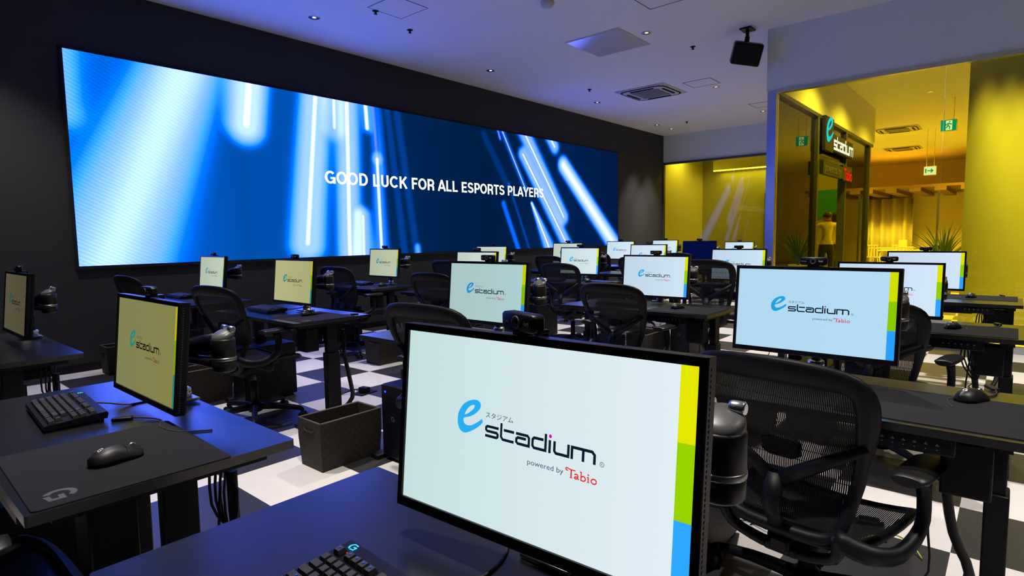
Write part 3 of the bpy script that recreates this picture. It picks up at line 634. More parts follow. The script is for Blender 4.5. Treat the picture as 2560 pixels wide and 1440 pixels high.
def person(loc, rz, lb, lean=0.0, female=False):
    root = tag(empty('person', loc, rz), lb, 'person', 'people in the lounge')
    V = [(0, 0, .95), (0, 0, 1.12), (0, 0, 1.30), (0, 0, 1.42), (.01, 0, 1.50), (.03, 0, 1.58), (.03, 0, 1.66)]
    R_ = [(.14, .12), (.13, .10), (.16, .11), (.13, .09), (.055, .055), (.085, .075), (.075, .07)]
    Ed = [(i, i + 1) for i in range(6)]
    for s in (-1, 1):
        b0 = len(V); V += [(0, s * .18, 1.41), (-.01, s * .24, 1.14), (.14, s * .20, 1.0), (.22, s * .16, 1.02)]; R_ += [(.06, .06), (.045, .045), (.036, .036), (.03, .018)]
        Ed += [(3, b0), (b0, b0 + 1), (b0 + 1, b0 + 2), (b0 + 2, b0 + 3)]
        b0 = len(V); V += [(0, s * .095, .86), (.02, s * .10, .48), (0, s * .10, .08), (.10, s * .11, .04)]; R_ += [(.095, .09), (.062, .062), (.042, .042), (.04, .03)]
        Ed += [(0, b0), (b0, b0 + 1), (b0 + 1, b0 + 2), (b0 + 2, b0 + 3)]
    me = bpy.data.meshes.new('person_body'); me.from_pydata(V, Ed, []); o = bpy.data.objects.new('body', me); col.objects.link(o); o.parent = root
    sk = o.modifiers.new('skin', 'SKIN')
    if not me.skin_vertices: bm_ = bmesh.new(); bm_.from_mesh(me); bm_.verts.layers.skin.verify(); bm_.to_mesh(me); bm_.free()
    for i, q in enumerate(R_): me.skin_vertices[0].data[i].radius = q
    me.skin_vertices[0].data[0].use_root = True
    sb = o.modifiers.new('s', 'SUBSURF'); sb.levels = 2; sb.render_levels = 2
    # clothing colours by height on the one continuous body
    m_ = bpy.data.materials.new('dressed_body'); m_.use_nodes = True; nt = m_.node_tree; b = nt.nodes['Principled BSDF']
    tc = nt.nodes.new('ShaderNodeTexCoord'); sp = nt.nodes.new('ShaderNodeSeparateXYZ'); cr = nt.nodes.new('ShaderNodeValToRGB'); mr = nt.nodes.new('ShaderNodeMapRange'); mr.inputs[2].default_value = 1.8
    nt.links.new(tc.outputs['Object'], sp.inputs[0]); nt.links.new(sp.outputs[2], mr.inputs[0]); nt.links.new(mr.outputs[0], cr.inputs[0]); nt.links.new(cr.outputs[0], b.inputs['Base Color']); b.inputs['Roughness'].default_value = .8
    cr.color_ramp.interpolation = 'CONSTANT'; e = cr.color_ramp.elements; e[0].color = (.03, .035, .03, 1); e[1].position = .54; e[1].color = (.7, .68, .6, 1); q = e.new(.822); q.color = (.5, .3, .22, 1)
    me.materials.append(m_)
    hm = MB(); rings = []
    for k in range(7):
        th = k / 6 * PI * .62; rr = .098 * math.sin(th) + .003; rings.append([(.012 + rr * math.cos(a) * 1.1, rr * math.sin(a) * .95, 1.635 + .098 * math.cos(th)) for a in [2 * PI * j / 14 for j in range(14)]])
    if female: rings.append([(x - .03, y, 1.5) for x, y, z in rings[-1]])
    hm.loft(rings); hm.build('hair', 'hair', root)
    return root
person((15.0, 3.32, 0), .35, 'person with short black hair and white shirt seen from behind', female=False)
person((15.62, 3.27, 0), 1.2, 'person with longer dark hair half hidden behind the white shirted one', female=True)

# ------------------------------------------------------------------ workstation prototypes (x = away from the player, y = player's hand on the video wall side)
ZT = .72
def make_desk():
    t = empty('standing_desk')
    m = MB(); m.loft([[(x, y, ZT - .024 + k) for x, y in ((0, -.595), (.005, -.6), (.575, -.6), (.58, -.595), (.58, .595), (.575, .6), (.005, .6), (0, .595))] for k in (0, .002, .022, .024)], smooth=False); m.build('tabletop', 'desk', t)
    for s in (-1, 1):
        l = MB().box(.255, .355, s * .53 - .03, s * .53 + .03, .028, .48, .006).build('leg', 'steel_black', t)
        MB().box(.265, .345, s * .53 - .022, s * .53 + .022, .48, .672, .004).build('leg_slider', 'steel_black', l)
        MB().box(.02, .54, s * .53 - .035, s * .53 + .035, 0, .028, .006).build('foot', 'steel_black', t)
        MB().box(.05, .52, s * .53 - .03, s * .53 + .03, .672, ZT - .024).build('support_bracket', 'steel_black', t)
    MB().box(.27, .34, -.50, .50, .655, .69, .003).build('crossbeam', 'steel_black', t)
    p_ = MB().box(.01, .06, -.44, -.22, .645, ZT - .024, .004).build('control_panel', 'plastic', t)
    m = MB()
    for i in range(6):
        y = -.27 - i * .026
        m.face([(.0085, y + q * .005, .674 + (.005 if k else -.003)) for q, k in ((1, 0), (0, 1), (-1, 0))]); m.face([(.0085, y + .0016 * math.cos(k), .660 + .0016 * math.sin(k)) for k in range(6)])
    m.build('button_icons', 'cap_print', p_)
    MB().box(.12, .22, -.52, -.40, .50, .66, .006).build('control_box', 'steel_black', t)
    m = MB(); rnd = random.Random(5)
    for i in range(4): m.tube([(.45 + .02 * i, -.36, .66), (.44 + .02 * i, -.38 + .02 * i, .52), (.48, -.40, .45 - .02 * i), (.5, -.38 - .01 * i, .55), (.47, -.34, .64)], .004, 6)
    m.tube([(.50, -.38, .60), (.50, -.39, .42), (.52, -.42, .22), (.50, -.47, .10), (.42, -.44, .012)], .016, 8)
    m.tube([(.47, -.37, .56), (.46, -.35, .3), (.47, -.36, .08), (.40, -.30, .008), (.30, -.36, .008)], .004, 6)
    m.build('cable_bundle', 'rubber', t)
    m = MB(); m.box(.36, .50, -.30, .30, .60, .604); m.box(.36, .364, -.30, .30, .604, .655); m.box(.496, .5, -.30, .30, .604, .655); m.box(.36, .364, -.3, -.29, .655, .69); m.box(.496, .5, .29, .3, .655, .69); m.build('cable_tray', 'steel_black', t)
    return t
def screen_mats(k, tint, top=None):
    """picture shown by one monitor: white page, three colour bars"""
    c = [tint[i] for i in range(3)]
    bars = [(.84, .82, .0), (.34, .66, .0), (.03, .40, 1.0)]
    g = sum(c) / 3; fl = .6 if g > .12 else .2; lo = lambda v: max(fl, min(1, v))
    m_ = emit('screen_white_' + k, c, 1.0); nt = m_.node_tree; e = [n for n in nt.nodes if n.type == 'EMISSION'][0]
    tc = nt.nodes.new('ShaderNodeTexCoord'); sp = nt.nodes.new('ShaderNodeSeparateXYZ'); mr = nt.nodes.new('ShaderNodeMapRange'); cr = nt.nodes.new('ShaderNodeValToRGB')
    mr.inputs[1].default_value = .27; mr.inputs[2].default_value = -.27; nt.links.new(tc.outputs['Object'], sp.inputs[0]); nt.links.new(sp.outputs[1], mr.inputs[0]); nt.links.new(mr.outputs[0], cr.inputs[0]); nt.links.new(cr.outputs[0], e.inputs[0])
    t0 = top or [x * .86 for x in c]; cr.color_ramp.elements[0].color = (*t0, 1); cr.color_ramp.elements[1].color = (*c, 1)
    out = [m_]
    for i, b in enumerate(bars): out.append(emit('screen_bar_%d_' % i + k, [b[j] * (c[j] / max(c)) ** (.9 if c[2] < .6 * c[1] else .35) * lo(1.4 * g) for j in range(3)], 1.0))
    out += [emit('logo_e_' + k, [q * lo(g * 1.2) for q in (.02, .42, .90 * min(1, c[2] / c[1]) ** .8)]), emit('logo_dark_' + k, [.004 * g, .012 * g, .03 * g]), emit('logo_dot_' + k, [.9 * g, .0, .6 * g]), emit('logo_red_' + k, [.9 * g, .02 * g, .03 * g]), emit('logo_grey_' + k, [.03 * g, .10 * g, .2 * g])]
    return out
SW, SH = .543, .305
def make_monitor():
    t = empty('monitor')
    # frame ring, screen set 1 mm back, body shell behind; local x- = towards the player
    o_, i_ = [(-SW / 2 - .012, -SH / 2 - .018), (SW / 2 + .012, -SH / 2 - .018), (SW / 2 + .012, SH / 2 + .013), (-SW / 2 - .012, SH / 2 + .013)], [(-SW / 2, -SH / 2), (SW / 2, -SH / 2), (SW / 2, SH / 2), (-SW / 2, SH / 2)]
    m = MB(); m.loft([[(.024, y, z) for y, z in o_], [(-.002, y, z) for y, z in o_], [(-.004, y * .995, z * .995) for y, z in o_], [(-.004, y, z) for y, z in i_], [(.001, y, z) for y, z in i_]], caps=False, smooth=False); m.build('bezel', 'plastic', t)
    m = MB(); m.loft([[(.018, y * .99, z * .99) for y, z in o_], [(.030, y * .98, z * .98) for y, z in o_], [(.046, y * .62, z * .62) for y, z in o_], [(.050, y * .55, z * .5) for y, z in o_]], smooth=False)
    m.build('back_shell', 'plastic_soft', t)
    m = MB()
    for i in range(44): m.box(.006, .010, -SW / 2 - .0128, -SW / 2 - .012, -SH / 2 - .01 + i * .0072, -SH / 2 - .0065 + i * .0072)
    m.build('side_vent', 'vent_grey', t)
    sc_ = MB().face
    m = MB(); X = .0005; F = lambda a, b: (X, -a / 1000, b / 1000)   # a = mm towards the player's other hand
    xs = [-271.5, 246, 271.5]; hz = 152.5
    m.mi = 0; m.face([F(xs[0], -hz), F(xs[1], -hz), F(xs[1], hz), F(xs[0], hz)])
    for i, (z0, z1) in enumerate(((hz / 3, hz), (-hz / 3, hz / 3), (-hz, -hz / 3))): m.mi = i + 1; m.face([F(xs[1], z0), F(xs[2], z0), F(xs[2], z1), F(xs[1], z1)])
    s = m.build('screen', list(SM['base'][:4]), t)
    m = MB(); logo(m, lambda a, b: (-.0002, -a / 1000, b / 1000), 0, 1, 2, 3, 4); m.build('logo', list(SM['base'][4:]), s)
    MB().box(.048, .058, -.05, .05, -.05, .05, .003).build('mount_plate', 'steel_black', t)
    return t
SM = {}
#            white page tint per monitor (off-angle yellowing and dimming of the panels painted into each colour)
SM['base'] = screen_mats('base', (.78, .90, .96))
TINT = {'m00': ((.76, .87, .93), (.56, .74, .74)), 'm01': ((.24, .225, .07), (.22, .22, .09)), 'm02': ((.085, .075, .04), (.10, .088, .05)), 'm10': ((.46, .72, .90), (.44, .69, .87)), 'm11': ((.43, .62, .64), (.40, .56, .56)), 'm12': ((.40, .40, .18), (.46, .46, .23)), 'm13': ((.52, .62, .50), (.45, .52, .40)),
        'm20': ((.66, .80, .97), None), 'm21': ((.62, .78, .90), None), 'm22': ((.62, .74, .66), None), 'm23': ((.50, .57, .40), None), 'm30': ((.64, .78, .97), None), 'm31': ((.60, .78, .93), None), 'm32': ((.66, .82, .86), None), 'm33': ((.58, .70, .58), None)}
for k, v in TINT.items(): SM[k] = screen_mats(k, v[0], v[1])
SM['far'] = screen_mats('far', (.68, .84, .96))
def make_webcam():
    t = empty('webcam')
    m = MB(); pr = [(.012 * math.cos(q), .012 * math.sin(q)) for q in []]
    def rb(h, k): return [(0, 0)]
    body = []
    for y, sc in ((-.047, .55), (-.044, .85), (-.038, 1), (.038, 1), (.044, .85), (.047, .55)):
        body.append([(.0 + .012 * sc * a, y, .018 + .0145 * sc * b) for a, b in ((-1, -.8), (-.8, -1), (.8, -1), (1, -.8), (1, .8), (.8, 1), (-.8, 1), (-1, .8))])
    m.loft(body); b_ = m.build('camera_body', 'plastic', t)
    MB().lathe([(.011, -.0135), (.0105, -.0150), (.008, -.0145), (.0075, -.013), (.0001, -.0128)], (0, 0, .018), 18, 'x').build('lens_ring', 'cap', b_)
    MB().lathe([(.0074, -.0129), (.004, -.0142), (.0001, -.0145)], (0, 0, .018), 14, 'x').build('lens', 'lens', b_)
    m = MB(); vs, fs = text_mesh('HD 1080p', .0042); add_flat(m, [(v[0], v[1]) for v in vs], fs, lambda a, b: (-.0125, .040 - a, .0165 + b))
    vs, fs = text_mesh('logi', .010, .0002); add_flat(m, vs, fs, lambda a, b: (-.0125, -.019 - a, .0155 + b)); m.build('front_print', 'printwhite', b_)
    m = MB(); m.box(-.007, .04, -.019, .019, -.002, .004, .0015); m.box(.034, .04, -.017, .017, -.03, 0, .0015); m.box(-.0075, -.0045, -.018, .018, -.008, 0); m.build('clip', 'plastic', t)
    return t
def make_arm():
    t = empty('monitor_stand')       # origin at the monitor's centre, desk 0.23 below for a monitor at .95
    m = MB(); m.box(.03, .13, -.05, .05, -.229, -.219, .003); m.build('clamp', 'chrome_dark', t)
    m = MB(); m.lathe([(.030, -.22), (.030, -.19), (.022, -.185)], (.09, 0, 0)); m.build('base_collar', 'chrome', t)
    MB().lathe([(.018, -.20), (.018, -.045)], (.09, 0, 0), 14).build('pole', 'plastic', t)
    MB().lathe([(.026, -.075), (.026, -.02), (.02, -.015)], (.09, 0, 0), 16).tube([(.09, 0, -.045), (.11, -.12, -.045), (.13, -.25, -.045)], [.024, .02, .024], 10, flat=(1, .8)).build('lower_arm', 'plastic', t)
    e_ = MB().lathe([(.030, -.066), (.035, -.061), (.036, -.030), (.033, -.027), (.036, -.023), (.036, .034), (.034, .038)], (.13, -.255, 0), 22).build('elbow', 'plastic_soft', t)
    MB().lathe([(.0362, -.031), (.0372, -.028), (.0372, -.023), (.0362, -.020)], (.13, -.255, 0), 22).build('elbow_ring', 'chrome_dark', e_)
    m = MB(); m.loft([[(.13 + .034 * math.cos(a) * k, -.255 + .034 * math.sin(a) * k, .038 + h + .012 * (1 + math.cos(a - .3) * k)) for a in [2 * PI * j / 20 for j in range(20)]] for k, h in ((1, -.012), (1, 0), (.93, .006), (.7, .010), (.3, .012), (.02, .0125))]); m.build('elbow_cap', 'cap', e_)
    for s in (-1, 1): MB().lathe([(.010, s * .012), (.011, s * .016), (.011, s * .032), (.008, s * .035)], (.150, -.248, .066), 12, 'y').build('knuckle', 'chrome', e_)
    MB().tube([(.135, -.235, .03), (.12, -.15, .012), (.10, -.02, -.01)], [.022, .026, .022], 10, flat=(.8, 1.15)).build('upper_arm', 'plastic', t)
    m = MB(); m.tube([(.13, -.235, -.005), (.11, -.12, -.022), (.10, -.03, -.03)], .006, 6); m.build('arm_strut', 'chrome_dark', t)
    MB().box(.058, .115, -.03, .03, -.06, .03, .006).build('tilt_head', 'plastic', t)
    return t
def keyshape(w_):
    m = MB(); b, tp = w_ / 2 - .0008, w_ / 2 - .003
    m.loft([[(-.0085, -b, 0), (.0085, -b, 0), (.0085, b, 0), (-.0085, b, 0)], [(-.0065, -tp, .0085), (.0055, -tp, .0095), (.0055, tp, .0095), (-.0065, tp, .0085)]], smooth=False); return m
ROWS = [(-.058, [1.25, 1.25, 1.25, 6.25, 1.25, 1.25, 1.25, 1.25, None, 1, 1, 1]), (-.039, [2.25] + [1] * 10 + [2.75, None, 0, 1, 0]), (-.020, [1.75] + [1] * 11 + [2.25]), (-.001, [1.5] + [1] * 12 + [1.5, None, 1, 1, 1]), (.018, [1] * 13 + [2, None, 1, 1, 1]), (.043, [1, 0] + [1] * 4 + [.5 * 0 or 0] + [1] * 4 + [0] + [1] * 2 + [1, None, 1, 1, 1])]
def key_slots():
    out = []
    for x, ks in ROWS:
        y = .1700
        for k in ks:
            if k is None: y = .170 - .0190 * 15.25; continue
            if k == 0: y -= .0190 * (.66 if x > .04 else 1); continue
            out.append((x, y - k * .0095, k)); y -= k * .0190
    return out
def make_keyboard(split):
    t = empty('keyboard'); a = math.radians(4.5); Z = lambda x: .019 + (x + .078) * math.tan(a)
    m = MB(); m.loft([[(-.078, y, .004), (-.080, y, .010), (-.078, y, Z(-.078)), (.076, y, Z(.076)), (.080, y, .024), (.076, y, .010)] for y in (-.1805, -.179, .179, .1805)], smooth=False); c_ = m.build('case', 'plastic', t)
    m = MB(); gmark(m, lambda x, y: (.066 + y, .158 - x, Z(.066) + .0006), .018); m.build('maker_mark', 'cyan_led', c_)
    for y in (-.15, .15): MB().box(.05, .07, y - .012, y + .012, 0, .012).build('rear_foot', 'rubber', t); MB().box(-.07, -.06, y - .012, y + .012, 0, .0055).build('front_foot', 'rubber', t)
    if split:
        shapes = {}
        for x, y, k in key_slots():
            if k not in shapes: shapes[k] = keyshape(.019 * k).mesh('keycap', 'key')
            o = bpy.data.objects.new('keycap', shapes[k]); col.objects.link(o); o.parent = t; o.location = (x, y, Z(x) + .001); o.rotation_euler = (0, -a, 0)
        m = MB()
        for x, y, k in key_slots():
            if (x > .03 and .05 < y < .17) or (x < -.03 and y > .12): m.face([(x - .002, y - .0015, Z(x) + .0114), (x - .002, y + .0015, Z(x) + .0114), (x + .002, y + .0015, Z(x) + .0114), (x + .002, y - .0015, Z(x) + .0114)])
        m.build('lit_legend', 'blue_key', c_)
        m = MB(); m.lathe([(.0012, 0), (.0012, .001)], (.05, .152, Z(.05) + .0004), 8); m.build('indicator_light', 'red_led', c_)
    else:
        m = MB()
        for x, y, k in key_slots():
            q = .019 * k / 2; b, tp = q - .0008, q - .003; z = Z(x) + .001
            m.loft([[(x - .0085, y - b, z), (x + .0085, y - b, z), (x + .0085, y + b, z), (x - .0085, y + b, z)], [(x - .0065, y - tp, z + .0085), (x + .0055, y - tp, z + .0105), (x + .0055, y + tp, z + .0105), (x - .0065, y + tp, z + .0085)]], smooth=False)
        tag(m.build('keycaps', 'key', t), kind='stuff')
    m = MB(); m.tube([(.078, .02, .02), (.12, .0, .012), (.17, -.03, .003), (.24, -.02, .003), (.30, .02, .003)], .0028, 7); m.build('cable', 'rubber', t)
    return t
def make_mouse():
    t = empty('mouse'); rings = []
    for k in range(15):
        q = k / 14; x = -.0625 + .125 * q; wd = .0315 * (max(0, 1 - abs(2 * q - 1) ** 3.2)) ** .5 * (1 - .10 * math.exp(-((q - .55) / .2) ** 2)) + .0015
        hh = .040 * max(.0, math.sin(PI * (q * .86 + .10))) ** .75 * (1 - .30 * q) + .004
        rings.append([(x, wd * math.cos(a) * (1 - .12 * max(0, math.sin(a))), .0015 + hh * max(0, math.sin(a)) ** .85 if a <= PI else .0015) for a in [PI * j / 12 for j in range(13)]])
    m = MB(); m.loft(rings); b_ = m.build('shell', 'plastic_soft', t)
    MB().lathe([(.009, -.004), (.011, -.003), (.011, .003), (.009, .004)], (.036, 0, .0245), 18, 'y').build('scroll_wheel', 'chrome', t)
    m = MB()
    m.tube([(.018, -.026, .0305), (.016, 0, .0362), (.018, .026, .0305)], .0006, 5); m.tube([(.016, 0, .0362), (.058, 0, .0185)], .0006, 5); m.build('button_seam', 'inner_black', b_)
    m = MB(); gmark(m, lambda x, y: (-.034 + y, -x, .0372 + y * .42), .013); m.build('maker_mark', 'printwhite', b_)
    m = MB(); m.box(.0, .03, .0285, .0300, .016, .020, .0006); m.build('side_button', 'chrome_dark', b_)
    m = MB(); m.box(-.05, .05, -.02, .02, 0, .0016); m.build('glide_foot', 'rubber', t)
    return t
def make_pad(wx=.40, wy=.46):
    t = empty('mouse_mat'); a, b = wx / 2, wy / 2
    def rr(z, k=0, rd=.012): return [(sx * (a - rd - k) + rd * math.cos(math.radians(q)), sy * (b - rd - k) + rd * math.sin(math.radians(q)), z) for sx, sy, st in ((1, 1, 0), (-1, 1, 90), (-1, -1, 180), (1, -1, 270)) for q in (st, st + 30, st + 60, st + 90)]
    m = MB(); m.loft([rr(0), rr(.0022), rr(.003, .001)], smooth=False); s = m.build('cloth', 'pad', t)
    m = MB(); gmark(m, lambda x, y: (-a + .06 + y, -b + .065 - x, .0033), .062); m.build('printed_mark', 'pad_logo', s)
    return t
def make_basket():
    t = empty('wicker_basket'); L_, W_, H_ = .40, .23, .27
    def rc(l, w_, z): return [(-l / 2, -w_ / 2, z), (l / 2, -w_ / 2, z), (l / 2, w_ / 2, z), (-l / 2, w_ / 2, z)]
    m = MB(); m.loft([rc(L_ - .02, W_ - .02, 0), rc(L_, W_, H_ * .6), rc(L_, W_, H_), rc(L_ - .024, W_ - .024, H_), rc(L_ - .034, W_ - .034, .012)], smooth=False); m.build('basket_body', 'wicker', t)
    m = MB(); pts = rc(L_ - .01, W_ - .01, H_ + .001); m.tube(pts + [pts[0]], .006, 6, sharp=True); m.build('rim', mat('wicker_rim', (.08, .06, .045), .6) if 'wicker_rim' not in bpy.data.materials else bpy.data.materials['wicker_rim'], t)
    for s in (-1, 1):
        m = MB(); m.tube([(s * L_ / 2, -.05, H_ - .05), (s * (L_ / 2 + .004), -.025, H_ - .056), (s * (L_ / 2 + .004), .025, H_ - .056), (s * L_ / 2, .05, H_ - .05)], .006, 6); m.build('handle', 'wicker', t)
    return t
def make_pc():
    t = empty('computer_tower'); c_ = MB().box(0, .42, -.1, .1, .02, .44, .006).build('case', 'steel_black', t)
    MB().box(-.012, 0, -.098, .098, .022, .438, .005).build('front_panel', 'plastic', t)
    MB().lathe([(.006, -.0145), (.006, -.012)], (0, .06, .40), 10, 'x').build('power_light', 'blue_led', c_)
    m = MB(); gmark(m, lambda x, y: (-.0128, -x, .25 + y), .03); m.build('front_badge', 'cap', c_)
    for x in (.05, .37):
        for y in (-.075, .075): MB().box(x - .02, x + .02, y - .015, y + .015, 0, .02).build('rubber_foot', 'rubber', t)
    return t
def make_chair():
    t = empty('mesh_office_chair')
    BX = lambda z: -.215 + .05 * math.exp(-((z - .62) / .10) ** 2) - .22 * max(0, z - .62) ** 1.25 * 1.6 - .02 * max(0, .5 - z)
    def bp(y, z, off=0): return (BX(z) + .55 * y * y + off, y, z)
    half = [(0, .428), (.10, .428), (.155, .440), (.185, .48), (.198, .56), (.215, .64), (.240, .72), (.262, .80), (.268, .865), (.250, .915), (.205, .945), (.13, .958), (.06, .962)]
    out = half + [(0, .963)] + [(-y, z) for y, z in reversed(half[1:])]
    cx_, cz = 0, .72
    n = len(out); rings = []
    for k in range(n):
        p0, p1 = Vector(out[k - 1]), Vector(out[(k + 1) % n]); tg = (p1 - p0).normalized(); nm = Vector((-tg.y, tg.x))   # inward
        y, z = out[k]; wd = .034 + .034 * max(0, min(1, (z - .62) / .28))
        iy, iz = y + nm.x * wd, z + nm.y * wd
        if z > .94: iz -= .012 * (1 - (y / .22) ** 2)
        rings.append([bp(y, z, -.012), bp(y, z, .012), bp((y + iy) / 2, (z + iz) / 2, .015), bp(iy, iz, .009), bp(iy, iz, -.009), bp((y + iy) / 2, (z + iz) / 2, -.018)])
    rings.append(rings[0]); m = MB(); m.loft(rings, caps=False); bmesh.ops.remove_doubles(m.b, verts=m.b.verts, dist=1e-5); m.build('back_frame', 'chair', t, sub=1)
    m = MB(); rows = []
    NZ = 16
    for k in range(NZ + 1):
        z = .475 + (.925 - .475) * k / NZ
        hw = None
        for (y0, z0), (y1, z1) in zip(half, half[1:]):
            if z0 <= z <= z1 and z1 > z0: hw = y0 + (y1 - y0) * (z - z0) / (z1 - z0)
        hw = (hw or .15) - .034 - .02 * max(0, (z - .7) / .25)
        rows.append([bp(hw * j / 8, z, .003) for j in range(-8, 9)])
    m.loft(rows, closed=False, caps=False); m.build('back_mesh', 'net', t)
    m = MB()
    for s in (-1, 1): m.tube([bp(s * .225, .735, -.012), bp(s * .12, .665, -.045), (BX(.60) - .062, s * .02, .60)], [.012, .016, .02], 8, flat=(.7, 1.2))
    m.tube([(BX(.60) - .062, 0, .61), (BX(.52) - .055, 0, .52), (-.215, 0, .455)], [.024, .024, .022], 8, flat=(1.2, .6)); m.build('back_support', 'chair', t)
    m = MB(); m.loft([[(BX(.66) - .030 + dx, y * .055 * k, .68 + z * .03 * k) for y, z in ((-1, -.6), (-.6, -1), (.6, -1), (1, -.6), (1, .6), (.6, 1), (-.6, 1), (-1, .6))] for dx, k in ((0, .9), (.008, 1.0), (.02, 1), (.028, .8))]); m.build('lumbar_pad', 'chair', t)
    # seat
    so = [(-.21, 0), (-.21, .14), (-.19, .20), (-.10, .235), (.05, .255), (.18, .255), (.25, .225), (.275, .14), (.28, 0)]
    so = so + [(x, -y) for x, y in reversed(so[1:-1])]
    SZ = lambda x, y: .425 + .35 * y * y + .02 * max(0, x) - .9 * max(0, x - .17) ** 1.6 * 2
    m = MB(); rings = []; n = len(so)
    for k in range(n):
        x, y = so[k]; L2 = math.hypot(x - .03, y); ix, iy = x - (x - .03) / L2 * .035, y - y / L2 * .035; z, zi = SZ(x, y), SZ(ix, iy)
        rings.append([(x, y, z - .014), (x, y, z + .010), ((x + ix) / 2, (y + iy) / 2, z + .014), (ix, iy, zi + .008), (ix, iy, zi - .014)])
    rings.append(rings[0]); m.loft(rings, caps=False); bmesh.ops.remove_doubles(m.b, verts=m.b.verts, dist=1e-5); m.build('seat_frame', 'chair', t, sub=1)
    m = MB(); rows = []
    for k in range(13):
        x = -.18 + .43 * k / 12; hw = .165 + .06 * min(1, (x + .18) / .25) - .03 * max(0, (x - .2) / .05); rows.append([(x, hw * j / 6, SZ(x, hw * j / 6) - .004 - .012 * (1 - (j / 6) ** 2)) for j in range(-6, 7)])
    m.loft(rows, closed=False, caps=False); m.build('seat_mesh', 'net', t)
    for s in (-1, 1):
        m = MB(); m.tube([(-.215, s * .16, .47), (-.20, s * .235, .45), (-.13, s * .285, .445), (-.03, s * .305, .49), (-.01, s * .305, .57), (-.02, s * .30, .63)], [.026, .026, .024, .022, .022, .026], 10, flat=(.8, 1.1)); a_ = m.build('armrest', 'chair', t)
        m = MB(); sec = [(-.13, .035, .020), (-.10, .046, .024), (0, .048, .024), (.08, .044, .024), (.115, .030, .018)]
        m.loft([[(x, s * .295 + wd * math.cos(q), .648 + hh * math.sin(q) * (.55 if math.sin(q) > 0 else .8)) for q in [2 * PI * j / 14 for j in range(14)]] for x, wd, hh in sec]); m.build('arm_pad', 'plastic_soft', a_)
    m = MB(); m.box(-.13, .12, -.075, .075, .315, .385, .02); m.box(-.20, .2, -.03, .03, .36, .405, .01); m.tube([(-.02, -.2, .375), (-.02, .2, .375)], .014, 8); m.build('tilt_mechanism', 'chair', t)
    m = MB(); m.box(-.19, -.10, -.05, .05, .35, .38, .008)
    for s in (-1, 1): m.tube([(-.16, 0, .365), (-.17, s * .06, .365), (-.19, s * .15, .40), (-.215, s * .17, .47)], [.018, .018, .016, .02], 8)
    m.build('back_yoke', 'chair', t)
    MB().lathe([(.016, .18), (.016, .335)], n=14).build('gas_piston', 'chrome_dark', t)
    MB().lathe([(.026, .10), (.026, .285), (.02, .29)], n=16).build('column', 'chair', t)
    b_ = MB().lathe([(.045, .07), (.05, .085), (.046, .125), (.03, .135)], n=20).build('base_hub', 'chair', t)
    for k in range(5):
        a = 2 * PI * k / 5 + .31; c, s = math.cos(a), math.sin(a)
        m = MB(); m.tube([(.035 * c, .035 * s, .103), (.18 * c, .18 * s, .098), (.30 * c, .30 * s, .080), (.325 * c, .325 * s, .062)], [.026, .022, .017, .014], 8, flat=(.85, 1)); l_ = m.build('base_leg', 'chair', t)
        m = MB(); cx, cy2 = .325 * c, .325 * s
        for w_ in (-1, 1):
            ox, oy = -s * .016 * w_, c * .016 * w_; rg = []
            for rr, h in ((.018, -.009), (.027, -.007), (.028, 0), (.027, .007), (.018, .009)):
                rg.append([(cx + ox - s * h + math.cos(q) * c * rr, cy2 + oy + c * h + math.cos(q) * s * rr, .028 + math.sin(q) * rr) for q in [2 * PI * j / 16 for j in range(16)]])
            m.loft(rg)
        m.tube([(cx, cy2, .028), (cx, cy2, .066)], .009, 8); m.build('caster', 'rubber', l_)
    return t
def make_dongle():
    t = empty('mouse_receiver'); MB().box(-.012, .012, -.055, -.0, 0, .010, .003).build('receiver_body', 'plastic', t)
    m = MB(); m.tube([(0, 0, .005), (.02, .05, .004), (.06, .09, .003), (.13, .10, .003), (.20, .16, .003), (.22, .25, .003)], .0025, 6); m.build('cable', 'rubber', t); return t
def make_socket():
    t = empty('floor_socket'); MB().box(-.09, .09, -.06, .06, 0, .008, .002).build('plate', 'steel_black', t)
    MB().box(-.03, .03, -.04, .04, .008, .05, .006).build('plug_block', 'plastic', t)
    m = MB(); m.tube([(0, .03, .03), (-.06, .08, .03), (-.12, .12, .01), (-.2, .14, .008)], .006, 6); m.build('plug_lead', 'rubber', t); return t

# ------------------------------------------------------------------ stations
ROWN = ['front row', 'second row', 'third row', 'fourth row', 'fifth row', 'sixth row', 'rearmost row']
COLN = ['column along yellow glass', 'second column from yellow glass', 'second column from video wall', 'column along video wall']
TILT = math.radians(5.8)
